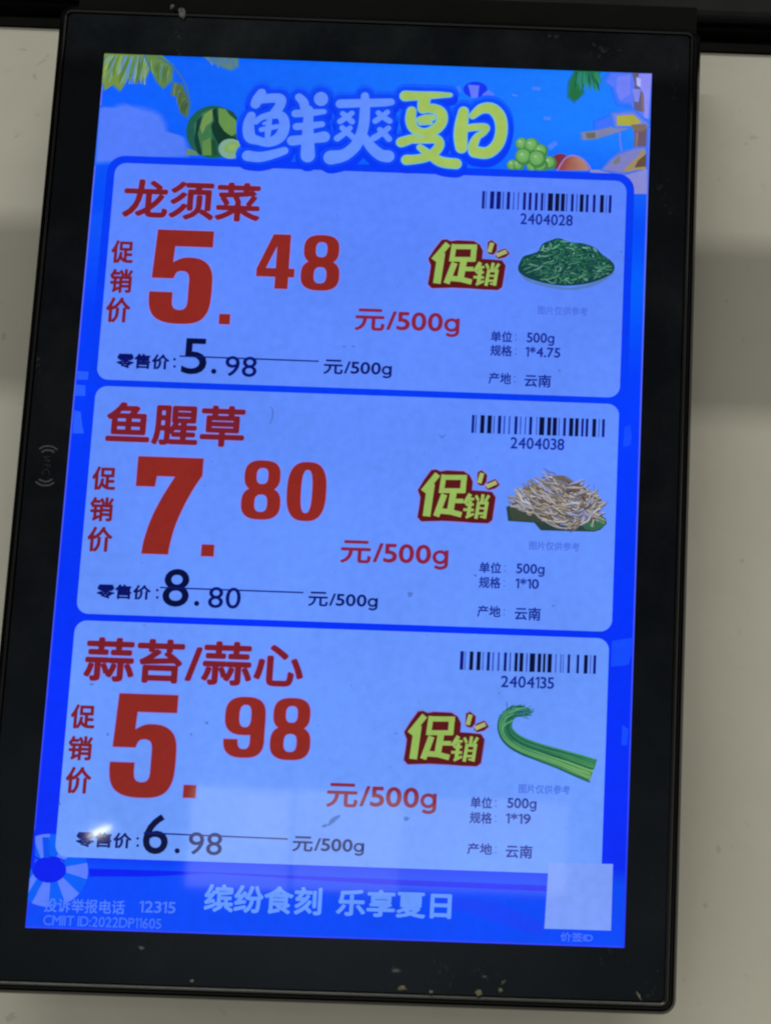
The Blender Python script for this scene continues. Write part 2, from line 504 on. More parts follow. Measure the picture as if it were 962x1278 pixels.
# lit rim where the picture meets the border
ink.raw([(XL, ZB), (XL + 0.0003, ZB), (XL + 0.0003, ZT), (XL, ZT)], [(0, 1, 2, 3)], None, [(50, 70, 250), (30, 50, 250), (100, 116, 250), (110, 120, 250)])
ink.raw([(XL, ZB), (XR, ZB), (XR, ZB + 0.00035), (XL, ZB + 0.00035)], [(0, 1, 2, 3)], None, [(50, 70, 255)] * 4)
ink.raw([(XR - 0.00035, ZB), (XR, ZB), (XR, ZT), (XR - 0.00035, ZT)], [(0, 1, 2, 3)], None, [(30, 56, 250)] * 2 + [(104, 122, 250)] * 2)
screen = ink.build('screen', None)
part(screen)

def cp(ox, oy, k):
    return lambda pts: [(ox + q[0] / k, oy + q[1] / k) + ((q[2] / k,) if len(q) > 2 else ()) for q in pts]
c4 = cp(120, 60, 4.81); c3 = cp(620, 80, 4.81)

# ---- clouds
ink = Ink(2)
ink.soft(c4([(30, 365), (70, 362), (120, 366), (160, 352), (195, 350), (240, 368), (290, 380), (340, 395), (375, 415), (395, 450), (412, 500), (460, 512), (505, 525), (525, 560), (532, 600), (535, 640), (10, 680)]), (80, 122, 248), (4, 90, 252), 9, 8)
fin(ink, 'cloud_picture', 'violet cloud at the left of the sky')
ink = Ink(2)
ink.soft(c3([(690, 60), (930, 55), (915, 330), (830, 300), (800, 230), (740, 225), (710, 150), (660, 110)]), (84, 120, 251), (14, 106, 251), 8)
ink.poly(c3([(720, 80), (800, 62), (800, 180), (740, 220), (715, 160)]), (112, 128, 248))
ink.poly(c3([(845, 60), (930, 58), (905, 330), (880, 320), (880, 180), (850, 130)]), (138, 140, 248))
ink.soft(c3([(600, 350), (700, 310), (720, 380), (600, 420)]), (60, 110, 248), (14, 104, 251), 6)

fin(ink, 'cloud_picture', 'pale violet cloud behind the palm trunk')
for q in ([(215, 135), (265, 140), (258, 160), (210, 155)], [(280, 315), (325, 320), (320, 338), (282, 336)], [(88, 178), (125, 186), (120, 196), (90, 190)], [(300, 490), (350, 460), (365, 480), (320, 520)]):
    ink = Ink(2); ink.poly(c3(q), (70, 128, 255)); fin(ink, 'petal_picture')
ink = Ink(2); ink.blob(593, 112, 15, 10, (16, 52, 238)); ink.poly([(584, 106), (598, 107), (596, 122), (588, 122)], (96, 120, 250)); ink.poly([(602, 118), (609, 112), (616, 117), (617, 123), (601, 122)], (86, 118, 250)); ink.poly([(565, 111), (574, 107), (575, 116)], (70, 118, 252))
fin(ink, 'beach_ball_picture')

# ---- palm leaves
def frond(ink, outline, a, b_, n, cols, spread, ln, k):
    ink.soft(k(outline), cols[0], (30, 104, 236), 4, 4)
    for i in range(n):
        t = i / (n - 1)
        x = a[0] + (b_[0] - a[0]) * t; y = a[1] + (b_[1] - a[1]) * t
        ang = math.radians(spread[0] + (spread[1] - spread[0]) * t + random.uniform(-8, 8)); l = ln * random.uniform(0.6, 1.1)
        e = (x + l * math.cos(ang), y + l * math.sin(ang))
        m = ((x + e[0]) / 2 + random.uniform(-4, 4), (y + e[1]) / 2 - 3)
        ink.stroke(k([(x, y, 15), (m[0], m[1], 17), (e[0], e[1], 5)]), 3, random.choice(cols), cap='')
ink = Ink(3)
OL = [(112, 142, 64), (88, 122, 50), (140, 166, 92), (122, 152, 80), (76, 112, 60), (120, 160, 140), (90, 140, 190)]
frond(ink, [(42, 28), (330, 40), (345, 90), (300, 125), (240, 120), (200, 105), (195, 170), (150, 250), (110, 215), (60, 250), (36, 200)], (45, 45), (330, 50), 80, OL, (118, 96), 165, c4)
frond(ink, [(300, 42), (400, 48), (452, 110), (450, 190), (402, 235), (365, 185), (335, 120)], (330, 70), (430, 110), 26, [(98, 132, 64), (80, 116, 60), (124, 156, 104), (84, 130, 130)], (85, 95), 110, c4)
frond(ink, [(468, 215), (520, 235), (556, 330), (546, 412), (502, 372), (498, 300), (462, 290)], (480, 215), (548, 330), 20, [(84, 108, 64), (62, 92, 52), (110, 130, 92), (64, 108, 110)], (95, 105), 80, c4)
ink.stroke(c4([(370, 55), (450, 105), (510, 170), (550, 250), (562, 330), (553, 410)]), 2.0, (60, 110, 150), cap='')
fin(ink, 'palm_leaf_picture', 'olive palm leaf hanging in the top left corner')
ink = Ink(3)
frond(ink, [(658, 52), (842, 60), (842, 108), (805, 128), (770, 110), (690, 78)], (670, 55), (835, 62), 18, [(92, 130, 120), (74, 120, 170), (110, 140, 110)], (60, 75), 62, c4)
fin(ink, 'palm_leaf_picture', 'short pale leaf tip at the top edge')
ink = Ink(3)
frond(ink, [(470, 40), (610, 44), (585, 105), (545, 120), (510, 95), (520, 160), (470, 220), (430, 190), (440, 110)], (480, 50), (600, 50), 34, [(30, 112, 70), (22, 90, 62), (46, 136, 84), (40, 126, 120)], (105, 70), 110, c3)
ink.blob(*c3([(470, 185)])[0], 8, 7, (30, 108, 66), jit=0.25)
fin(ink, 'palm_leaf_picture', 'bright green leaf at the top right')

# ---- beach hut and parasol pieces at the right
ink = Ink(3)
ink.poly(c3([(808, 50), (850, 55), (842, 120), (862, 150), (880, 290), (822, 280), (815, 170), (826, 120)]), (96, 92, 128))
ink.poly(c3([(835, 80), (862, 90), (860, 140), (838, 130)]), (178, 182, 250)); ink.poly(c3([(812, 150), (862, 152), (848, 230), (824, 225)]), (128, 136, 240))
ink.poly(c3([(864, 160), (880, 180), (884, 290), (868, 290)]), (122, 108, 112))
ink.stroke(c3([(735, 400), (740, 480), (755, 560), (760, 600)]), 2.4, (92, 120, 240), cap='')
ink.poly(c3([(822, 400), (900, 390), (892, 520), (820, 505)]), (104, 84, 104))
ink.poly(c3([(830, 410), (850, 410), (840, 500), (828, 500)]), (132, 108, 118))
ink.soft(c3([(508, 412), (600, 400), (720, 372), (830, 372), (720, 410), (600, 446), (520, 455)]), (122, 128, 168), (40, 110, 248), 3, 4)
ink.soft(c3([(700, 300), (820, 296), (870, 340), (895, 352), (895, 375), (830, 360), (720, 378)]), (112, 128, 222), (30, 108, 250), 6)
ink.poly(c3([(718, 312), (818, 306), (866, 352), (800, 372), (720, 368)]), (168, 166, 62))
ink.poly(c3([(805, 365), (895, 362), (896, 395), (860, 408), (812, 398)]), (124, 104, 92))
ink.poly(c3([(530, 415), (590, 412), (590, 445), (540, 448)]), (104, 104, 84))
ink.soft(c3([(640, 632), (690, 580), (740, 545), (830, 515), (880, 510), (885, 560), (850, 625), (760, 650)]), (124, 126, 196), (40, 108, 248), 5)
ink.poly(c3([(690, 590), (735, 550), (738, 590), (710, 605)]), (118, 120, 120))
ink.stroke(c3([(880, 515, 22), (855, 565, 30), (810, 605, 30), (765, 638, 14)]), 5, (156, 138, 96), cap='')
ink.poly(c3([(845, 580), (895, 540), (893, 625), (820, 632)]), (98, 74, 62))
ink.stroke(c3([(770, 640), (830, 630), (892, 624)]), 3.4, (160, 140, 78), cap='')
fin(ink, 'beach_hut_picture')
# sand behind the card corner
ink = Ink(2.5); ink.poly(c3([(560, 636), (900, 632), (898, 780), (800, 780), (560, 660)]), (134, 138, 212)); fin(ink, 'sand_picture')

# ---- fruit
ink = Ink(3)
ink.blob(*c4([(705, 505)])[0], 34, 33, (28, 92, 78), 36)
ink.poly(c4([(590, 460), (640, 390), (690, 370), (700, 640), (625, 640), (595, 560)]), (60, 118, 76))
ink.poly(c4([(650, 400), (700, 366), (700, 440), (660, 470), (640, 520), (625, 480)]), (112, 150, 82))
ink.poly(c4([(605, 440), (640, 400), (612, 520), (640, 640), (615, 640), (590, 560)]), (16, 58, 52))
ink.poly(c4([(698, 375), (725, 362), (730, 410), (745, 470), (790, 520), (845, 540), (845, 600), (745, 600), (705, 520), (690, 470), (712, 440)]), (14, 52, 40))
ink.poly(c4([(735, 362), (790, 370), (840, 420), (845, 510), (815, 530), (770, 500), (738, 450)]), (100, 144, 76))
ink.poly(c4([(775, 362), (825, 385), (850, 420), (846, 440), (800, 400)]), (28, 74, 62))
ink.poly(c4([(640, 560), (690, 540), (705, 645), (640, 645)]), (92, 138, 72)); ink.poly(c4([(690, 545), (720, 560), (730, 645), (695, 645)]), (26, 76, 48))
ink.poly(c4([(545, 600), (600, 620), (620, 645), (540, 645)]), (100, 136, 110))
fin(ink, 'watermelon_picture')
ink = Ink(4); ink.blob(*c4([(808, 606)])[0], 15, 12.5, (128, 168, 150), 28); ink.blob(*c4([(818, 600)])[0], 10, 7.5, (122, 166, 96), 24, hi=(140, 180, 110)); fin(ink, 'melon_slice_picture')
ink = Ink(4)
for gx, gy, r in ((150, 482, 40), (208, 490, 46), (262, 525, 44), (95, 610, 36), (130, 610, 34), (315, 595, 42), (215, 615, 40), (262, 610, 44), (160, 558, 52), (242, 572, 54)):
    x, y = c3([(gx, gy)])[0]
    ink.blob(x, y, r / 4.81, r / 4.81, (64, 128, 70), 22); ink.blob(x - 1.0, y - 1.2, r / 6.2, r / 6.2, (98, 160, 88), 20, hi=(124, 180, 104)); ink.blob(x - 2.6, y - 3.2, 1.8, 1.4, (150, 196, 150), 10)
fin(ink, 'grape_picture')
ink = Ink(4)
ink.poly(spline(c3([(335, 625), (330, 580), (345, 550), (380, 540), (415, 552), (420, 600), (380, 640)])), (120, 46, 62))
fin(ink, 'peach_picture', 'dark red peach behind')
ink = Ink(4.6)
p = spline(c3([(362, 640), (385, 600), (410, 568), (450, 556), (500, 572), (535, 605), (550, 640)]))
ink.poly(p, None, [(146, 58, 62) if q[0] < 712 else (176, 110, 84) if q[0] < 722 else (176, 132, 110) for q in p])
ink.stroke(c3([(362, 640), (385, 600), (412, 566), (455, 552), (505, 568), (545, 606), (562, 640)]), 2.2, (150, 120, 190), cap='')
fin(ink, 'peach_picture', 'red and yellow peach in front')

# ---- swim ring in the lower left corner
ink = Ink(2)
c5 = cp(30, 1020, 6.413)
cx, cy = 205, 425
for k in range(14):
    a0, a1 = 2 * math.pi * k / 14 + 0.16, 2 * math.pi * (k + 1) / 14 + 0.16
    col = (88, 124, 252) if k % 2 else (0, 92, 246)
    aa = [a0 + (a1 - a0) * j / 5 for j in range(6)]
    ink.poly(c5([(cx + 132 * math.cos(a), cy + 98 * math.sin(a)) for a in aa] + [(cx + 310 * math.cos(a + 0.08), cy + 292 * math.sin(a + 0.08)) for a in aa[::-1]]), col)
ink.blob(*c5([(cx, cy - 5)])[0], 136 / 6.413, 104 / 6.413, (0, 30, 238), 36)
ink.stroke(c5([(80, 310), (130, 335), (180, 322), (260, 322), (330, 350)]), 2.0, (0, 30, 238), cap='')
ink.poly(c5([(150, 160), (205, 160), (210, 325), (160, 325)]), (0, 78, 240)); ink.poly(c5([(20, 120), (95, 90), (90, 400), (40, 420)]), (0, 40, 240))
fin(ink, 'swim_ring_picture')

# ---- the three price cards
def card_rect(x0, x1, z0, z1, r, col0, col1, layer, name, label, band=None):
    ink = Ink(layer)
    if band:
        p = rrect(x0 - 0.0019, x1 + 0.0019, z0 - 0.0019, z1 + 0.0019, r + 0.0015)
        ink.cpoly(p, band)
    p = rrect(x0, x1, z0, z1, r)
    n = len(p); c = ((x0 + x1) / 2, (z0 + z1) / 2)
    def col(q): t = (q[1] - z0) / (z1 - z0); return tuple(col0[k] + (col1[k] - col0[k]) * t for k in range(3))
    pts = [c] + p
    ink.k += 1
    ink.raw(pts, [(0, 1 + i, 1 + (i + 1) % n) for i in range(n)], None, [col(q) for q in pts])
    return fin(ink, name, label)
card_rect(-0.0624, 0.0622, 0.0228, 0.0782, 0.0028, (95, 139, 252), (88, 131, 252), 6, 'price_card', 'top price card on the screen', (0, 58, 244))  # reflection wash on the glass put into the colours: lower cards lighter
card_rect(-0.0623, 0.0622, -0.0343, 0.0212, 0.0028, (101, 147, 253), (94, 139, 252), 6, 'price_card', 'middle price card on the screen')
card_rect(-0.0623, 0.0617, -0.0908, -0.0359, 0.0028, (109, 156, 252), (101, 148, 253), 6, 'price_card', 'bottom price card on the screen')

RED = (138, 38, 32); RED2 = (120, 28, 40); NAVY = (4, 14, 100); NAV2 = (16, 40, 150); PALE = (128, 148, 240)

# big digits as outlines in a unit box (0..w, 0..1)
def sup(cx, cz, rx, rz, a0, a1, n=24, e=2.7):
    o = []
    for k in range(n + 1):
        a = math.radians(a0 + (a1 - a0) * k / n); c, s_ = math.cos(a), math.sin(a)
        o.append((cx + rx * math.copysign(abs(c) ** (2 / e), c), cz + rz * math.copysign(abs(s_) ** (2 / e), s_)))
    return o
def ringp(cx, cz, rx, rz, ix, iz, a0=0, a1=360):
    o, i = sup(cx, cz, rx, rz, a0, a1, 40), sup(cx, cz, ix, iz, a0, a1, 40)
    return o + i, [(k, k + 1, len(o) + k + 1, len(o) + k) for k in range(len(o) - 1)]
def tess(p): return p, [tuple(t) for t in tessellate_polygon([[Vector((x, z, 0)) for x, z in p]])]
def qd(*p): return list(p), [tuple(range(len(p)))]
DIG = {
 '5': (0.625, [tess([(0.035, 1), (0.605, 1), (0.605, 0.825), (0.225, 0.825), (0.216, 0.655)] + spline([(0.216, 0.655), (0.30, 0.700), (0.40, 0.710), (0.50, 0.690), (0.575, 0.635), (0.615, 0.55), (0.625, 0.45), (0.625, 0.30), (0.61, 0.17), (0.56, 0.07), (0.47, 0.015), (0.33, 0.0), (0.18, 0.012), (0.075, 0.06), (0.02, 0.14), (0.0, 0.25), (0.0, 0.335)])[1:]
      + [(0.235, 0.335)] + spline([(0.235, 0.335), (0.237, 0.22), (0.26, 0.165), (0.315, 0.148), (0.365, 0.165), (0.388, 0.22), (0.390, 0.35), (0.388, 0.49), (0.365, 0.545), (0.312, 0.562), (0.26, 0.545), (0.232, 0.480)])[1:] + [(0.012, 0.480)])]),
 '7': (0.66, [tess([(0, 1), (0.66, 1), (0.66, 0.82)] + spline([(0.66, 0.82), (0.58, 0.68), (0.49, 0.48), (0.42, 0.27), (0.385, 0.08), (0.38, 0.0)])[1:] + [(0.11, 0.0)] + spline([(0.11, 0.0), (0.125, 0.14), (0.18, 0.36), (0.27, 0.58), (0.385, 0.80)])[1:] + [(0.205, 0.80), (0.192, 0.69), (0, 0.69)])]),
 '4': (0.72, [qd((0.36, 0), (0.61, 0), (0.61, 1), (0.36, 1)), qd((0, 0.215), (0.72, 0.215), (0.72, 0.375), (0, 0.375)), qd((0, 0.36), (0.17, 0.36), (0.37, 0.80), (0.37, 1.0), (0.28, 1.0))]),
 '8': (0.71, [ringp(0.355, 0.735, 0.325, 0.265, 0.105, 0.135), ringp(0.355, 0.275, 0.355, 0.275, 0.115, 0.145)]),
 '0': (0.71, [ringp(0.355, 0.5, 0.355, 0.5, 0.10, 0.365)]),
 '9': (0.71, [ringp(0.355, 0.685, 0.355, 0.315, 0.105, 0.185), qd((0.462, 0.25), (0.71, 0.25), (0.71, 0.70), (0.462, 0.70)), ringp(0.355, 0.30, 0.355, 0.30, 0.108, 0.16, 180, 360)]),
 '.': (0.12, [qd((0, 0), (1, 0), (1, 1), (0, 1))]),
}
def digit(ink, ch, box, halo=True):
    """box = photo x of left and right, photo y of top and bottom of the digit's ink"""
    x0, x1, y0, y1 = box
    xm, ym = (x0 + x1) / 2, (y0 + y1) / 2
    top, bot = at(xm, y0)[1], at(xm, y1)[1]
    w, pieces = DIG[ch]
    if ch == '.': w = 1.0
    c = at(xm, ym)[0]; lean = abs(at(xm, y0)[0] - at(xm, y1)[0])
    wd = mm(xm, ym, x1 - x0) - (lean * 0.55 if ch != '.' else 0)
    def place(pts, g=0.0):
        return [(c + (p[0] / w - 0.5) * wd * (1 + g), bot + p[1] * (top - bot)) for p in pts]
    e = mm(xm, ym, 1.3)
    if halo:
        for pts, fs in pieces:
            for k in range(8):
                dx, dz = e * math.cos(k * math.pi / 4), e * math.sin(k * math.pi / 4)
                ink.raw([(p[0] + dx, p[1] + dz) for p in place(pts)], fs, (128, 132, 238))
        ink.k += 3
    for pts, fs in pieces: ink.raw(place(pts), fs, RED)

# each card: photo positions of what is written on it
CARDS = [
 dict(name=('龙须菜', [((154, 248.5), (326, 253.5), 49)]),
      cap=[('促', (138.3, 169, 300, 330)), ('销', (136.3, 167.2, 335.5, 367)), ('价', (131.6, 164.6, 371, 404))],
      big=[('5', (186, 268.5, 288, 405)), ('.', (273.8, 287.6, 392.4, 405.4)), ('4', (320, 370, 293, 361)), ('8', (375.3, 426, 294, 363.5))],
      rl=((146.2, 450.5), (212, 452.5), 19, (216.5, 453)), old=[('5', (227.2, 259.5), (422.5, 468)), ('98', (281, 321.5), (445, 471))], dot=(267.3, 464), strike=((224.4, 445), (398, 451.5)), unit=((404, 459), (489, 463), 21),
      red=((443, 401), (573.5, 406), 32), bar=((601, 250), (763, 255.5), 23.5), num=('2404028', (649, 274), (714.5, 275.5), 14), badge=(533, 637, 298.5, 364),
      dis=((671, 388), (733, 389.3), 11), rows=[('单位', (612.4, 420.3), (639, 421), 14, '500g', (657, 423.5), (691.5, 424.5), 16, True), ('规格', (611.6, 437.8), (639, 438.6), 14, '1*4.75', (655.5, 439.5), (699, 440.5), 13, True), ('产地', (609.6, 472.5), (637.6, 473.3), 14.5, '云南', (654, 475.5), (687.4, 476.3), 16, False)],
      lab=('dragon beard vegetable', 'five forty eight', 'five ninety eight')),
 dict(name=('鱼腥草', [((133.3, 528), (306.3, 533), 52)]),
      cap=[('促', (114.4, 147, 582, 613)), ('销', (111.6, 143.5, 620, 652)), ('价', (108.4, 142.3, 657, 690))],
      big=[('7', (165.5, 253, 571, 692.5)), ('.', (251.8, 267.6, 680, 694.8)), ('8', (301, 352.8, 575, 649)), ('0', (357, 408.8, 577, 651))],
      rl=((121.5, 738), (189, 740), 18.5, (195, 741)), old=[('8', (203.6, 237.5), (710, 758)), ('80', (260, 301.5), (733, 760))], dot=(246, 753.5), strike=((200.5, 733.6), (379, 740)), unit=((385, 748.5), (471.5, 752.5), 21),
      red=((425, 690), (559.5, 696), 33), bar=((588.5, 529.5), (754, 535), 23.5), num=('2404038', (636.8, 553.5), (704, 555), 14.5), badge=(520, 624.6, 585.4, 655),
      dis=((660, 681.3), (722.7, 683), 11), rows=[('单位', (598, 708.5), (625.4, 709.3), 14, '500g', (644, 711.5), (679.3, 712.5), 16, True), ('规格', (597.4, 727), (624.6, 727.8), 14.5, '1*10', (643, 728.3), (672.3, 729), 13, True), ('产地', (595.4, 763), (624.6, 763.8), 14.5, '云南', (642, 766), (674.6, 767), 16.5, False)],
      lab=('fish mint', 'seven eighty', 'eight eighty')),
 dict(name=('蒜苔/蒜心', [((106, 822.5), (379.5, 831.5), 55)]),
      cap=[('促', (87.8, 121.2, 878.6, 910.5)), ('销', (84.6, 117.3, 918, 950)), ('价', (81.4, 116, 956.5, 991.5))],
      big=[('5', (137, 224, 866.5, 996)), ('.', (229.3, 245, 980, 996)), ('9', (279, 332.5, 870, 946)), ('8', (337, 390, 871.4, 949))],
      rl=((95.5, 1047.5), (165, 1049.5), 19.5, (170.5, 1050.5)), old=[('6', (179, 211.5), (1016, 1066.5)), ('98', (235.4, 278.3), (1038.8, 1067.5))], dot=(221.8, 1062), strike=((180, 1039.6), (359.5, 1047.3)), unit=((365.5, 1054), (454.5, 1058), 22),
      red=((407.5, 994), (544.8, 999.5), 35), bar=((574, 824.5), (743.5, 829.8), 23.7), num=('2404135', (625, 851), (691.2, 852.6), 14.7), badge=(503, 611, 886.4, 958),
      dis=((647, 984.5), (711, 986), 11.5), rows=[('单位', (587, 1001.5), (614, 1002.3), 14.5, '500g', (632.8, 1004), (669.2, 1005), 16.5, True), ('规格', (586, 1020.5), (614, 1021.3), 14.5, '1*19', (631, 1021.3), (662.2, 1022), 13.3, True), ('产地', (583, 1059.2), (614, 1060), 14.5, '云南', (630.8, 1062.6), (664.2, 1063.6), 16.8, False)],
      lab=('garlic shoot', 'five ninety eight', 'six ninety eight')),
]
# bars as (left, width, darkness) read along a 962 wide enlargement
BARS = {
 0: (60, 875, [(62, 16, 1), (84, 6, .5), (112, 26, 1), (152, 27, 1), (190, 8, .35), (217, 20, .9), (256, 8, .5), (285, 8, .5), (319, 18, 1), (354, 18, 1), (393, 17, 1), (430, 15, .9), (452, 5, .4), (474, 32, 1.2), (520, 26, 1.2), (556, 24, 1.2), (588, 8, .6), (619, 17, .9), (652, 8, .4), (674, 24, 1.1), (712, 17, 1), (756, 17, .9), (801, 24, 1.2), (838, 5, .5), (856, 17, 1)]),
 1: (44, 876, [(44, 16, 1), (66, 8, .5), (98, 26, 1.1), (142, 27, 1.2), (180, 7, .35), (208, 20, .9), (243, 10, .5), (275, 10, .5), (312, 18, 1), (346, 8, .5), (376, 8, .5), (404, 18, 1), (448, 6, .5), (467, 32, 1.2), (517, 24, 1.2), (551, 26, 1.2), (588, 6, .5), (617, 17, .9), (654, 26, 1.2), (691, 22, 1.2), (730, 15, 1), (757, 17, 1), (799, 24, 1.2), (838, 6, .5), (860, 17, 1)]),
 2: (47, 902, [(47, 22, 1), (76, 6, .5), (106, 24, 1.1), (151, 25, 1.2), (188, 6, .35), (216, 18, .9), (250, 9, .5), (283, 12, .5), (322, 18, 1), (357, 9, .4), (389, 20, 1.1), (420, 24, 1.2), (462, 8, .5), (484, 34, 1.2), (534, 22, 1.2), (568, 15, 1.1), (597, 26, 1.2), (645, 7, .4), (676, 7, .5), (692, 5, .5), (722, 16, .9), (779, 16, .9), (825, 24, 1.2), (863, 6, .5), (884, 17, 1)]),
}

def box_glyph(ink, ch, b_, col, bold):
    x0, x1, y0, y1 = b_; ym = (y0 + y1) / 2
    sl = 0.036 * (x1 - x0) / 2
    ink.glyph(ch, (x0 + 1.2, ym - sl), (x1 - 1.2, ym + sl), (y1 - y0) - 1.2, col, bold)

# badge strokes read on a 962 wide enlargement; silhouette first
BK = lambda b_: (lambda pts: [(b_[0] + (q[0] - 75) / 830.0 * (b_[1] - b_[0]), b_[2] + (q[1] - 65) / 535.0 * (b_[3] - b_[2])) + ((q[2] / 8.017,) if len(q) > 2 else ()) for q in pts])
SIL = [(220, 78), (268, 72), (312, 92), (370, 82), (540, 90), (600, 128), (630, 190), (622, 272), (720, 278), (820, 288), (856, 340), (842, 430), (822, 560), (780, 590), (640, 585), (500, 574), (330, 566), (120, 572), (82, 530), (100, 430), (112, 340), (86, 270), (150, 170)]
def badge(b_, lab):
    k = BK(b_); ink = Ink(9)
    R1 = [(678, 100), (715, 80), (772, 125), (765, 190), (735, 228), (700, 226), (672, 205)]
    R2 = [(755, 250), (775, 195), (855, 165), (896, 220), (852, 256), (785, 272)]
    PK = (132, 128, 226); DR = (88, 20, 24); YG = (148, 184, 92)
    for p in (SIL, R1, R2): ink.poly(k(grow(p, 13)), PK)
    ink.k += 3
    for p in (SIL, R1, R2): ink.poly(k(p), DR)
    ink.k += 3
    def st(p, w, col=YG): ink.stroke(k([q + (w,) for q in p]), 1, col, cap='', smooth=False)
    st([(283, 118), (142, 285)], 62); st([(218, 210), (172, 522)], 76)
    st([(345, 122), (318, 300)], 50); st([(330, 148), (572, 150)], 52); st([(545, 128), (530, 296)], 56); st([(318, 276), (550, 278)], 50)
    st([(440, 285), (402, 500)], 66); st([(430, 374), (536, 376)], 46); st([(348, 312), (268, 522)], 62); st([(300, 470), (410, 480), (518, 508)], 56)
    st([(606, 308), (548, 400)], 40); st([(580, 352), (645, 358)], 26); st([(560, 408), (640, 410)], 27); st([(536, 458), (640, 462)], 28); st([(606, 370), (584, 530)], 38); st([(560, 535), (640, 498)], 26)
    st([(662, 322), (686, 372)], 28); st([(790, 322), (752, 380)], 30); st([(732, 312), (716, 400)], 32)
    st([(690, 380), (660, 546)], 34); st([(672, 394), (785, 394)], 30); st([(770, 385), (744, 545)], 34); st([(690, 444), (750, 446)], 22); st([(676, 494), (750, 496)], 24); st([(700, 525), (750, 530)], 20)
    st([(722, 108), (694, 204)], 44, (160, 180, 104)); st([(766, 238), (864, 196)], 44, (168, 176, 112))
    fin(ink, 'promotion_badge', 'yellow promotion badge on the ' + lab + ' card')

def disp_text(ink, s_, L, R_, h, col, bold=0.0): ink.glyph(s_, L, R_, h, col, bold)

for ci, cd in enumerate(CARDS):
    lab = ('top', 'middle', 'bottom')[ci]
    ink = Ink(8)
    for L, R_, h in cd['name'][1]:
        ink.glyph(cd['name'][0], L, R_, h + 2, (128, 132, 240), 2.6); ink.k += 3
        ink.glyph(cd['name'][0], L, R_, h, RED2, 1.7)
    fin(ink, 'product_name', 'dark red product name on the ' + lab + ' card')
    ink = Ink(8)
    for ch, b_ in cd['cap']: box_glyph(ink, ch, b_, RED2, 1.0)
    fin(ink, 'price_caption', 'red upright caption on the ' + lab + ' card')
    ink = Ink(8)
    for ch, b_ in cd['big']: digit(ink, ch, b_)
    fin(ink, 'promotion_price', 'large red price on the ' + lab + ' card')
    ink = Ink(8); ink.glyph('元/500g', *cd['red'], (132, 34, 64), 0.9)
    fin(ink, 'price_unit', 'red price unit on the ' + lab + ' card')
    ink = Ink(8)
    L, R_, h, col_ = cd['rl']
    ink.glyph('零售价', L, R_, h, NAVY, 0.7)
    for dy in (-4, 5): ink.blob(col_[0] + 2, col_[1] + dy, 1.7, 1.7, NAVY, 10)
    for t, (x0, x1), (y0, y1) in cd['old']:
        w = x1 - x0; sl = 0.034 * w / 2; ym = (y0 + y1) / 2
        ink.glyph(t, (x0 + 0.5, ym - sl), (x1 - 0.5, ym + sl), y1 - y0 - 0.5, (2, 10, 60) if len(t) == 1 else NAVY, 0.75 if len(t) == 1 else 0.3)
    ink.blob(cd['dot'][0], cd['dot'][1], 3.3, 3.3, (2, 10, 70), 16)
    ink.stroke([cd['strike'][0], cd['strike'][1]], 1.9, (6, 20, 120), cap='', smooth=False)
    ink.glyph('元/500g', *cd['unit'], NAVY, 0.5)
    fin(ink, 'retail_price', 'struck out navy retail price on the ' + lab + ' card')
    # barcode
    ink = Ink(8)
    (L, R_, h) = cd['bar']; u0, u1, bars = BARS[ci]
    for bx, bw, dk in bars:
        t0, t1 = (bx - u0) / (u1 - u0), (bx + bw - u0) / (u1 - u0)
        pa = (L[0] + (R_[0] - L[0]) * t0, L[1] + (R_[1] - L[1]) * t0); pb = (L[0] + (R_[0] - L[0]) * t1, L[1] + (R_[1] - L[1]) * t1)
        a, b_ = at(*pa), at(*pb); hz = mm(pa[0], pa[1], h) / 2
        col = (4, 10, 60) if dk > 1.05 else (8, 18, 120) if dk > 0.8 else (44, 72, 190)
        ink.raw([(a[0], a[1] - hz), (b_[0], a[1] - hz), (b_[0], a[1] + hz), (a[0], a[1] + hz)], [(0, 1, 2, 3)], col)
    ink.glyph(*cd['num'], NAV2, 0.35)
    fin(ink, 'barcode', 'barcode on the ' + lab + ' card')
    badge(cd['badge'], lab)
    ink = Ink(8)
    ink.glyph('图片仅供参考', *cd['dis'], (74, 110, 226), 0.2)
    for a, l1, r1, h1, b2, l2, r2, h2, colon in cd['rows']:
        ink.glyph(a, l1, r1, h1, NAV2, 0.35)
        for dy in (-2.5, 4): ink.blob(r1[0] + 4.5, r1[1] + dy, 0.9, 0.9, (50, 84, 200), 8)
        ink.glyph(b2, l2, r2, h2, NAV2, 0.4)
    fin(ink, 'detail_text', 'small navy details on the ' + lab + ' card')

# ---- dish of thin green vine shoots (top card)
ink = Ink(8); k6 = cp(635, 290, 6.871)
ink.poly(spline(k6([(60, 300), (100, 210), (250, 120), (300, 80), (440, 50), (620, 85), (760, 150), (900, 240), (915, 310), (840, 400), (640, 490), (430, 490), (200, 440), (80, 370)])), (92, 140, 252))
ink.poly(spline(k6([(72, 310), (110, 370), (240, 430), (440, 470), (560, 475), (740, 430), (880, 350), (902, 300), (880, 370), (740, 460), (600, 492), (480, 498), (300, 470), (150, 420), (85, 350)])), (86, 124, 190))
ink.poly(spline(k6([(76, 300), (120, 215), (190, 190), (250, 165), (285, 105), (350, 75), (430, 55), (520, 88), (640, 100), (740, 140), (800, 195), (880, 255), (904, 310), (860, 370), (700, 438), (500, 462), (330, 446), (170, 400), (92, 350), (76, 300)])), (20, 64, 68))
GR = [(34, 98, 80), (48, 120, 90), (68, 140, 102), (90, 160, 122), (28, 82, 72), (54, 128, 94), (108, 168, 142), (40, 110, 70), (38, 106, 60)]
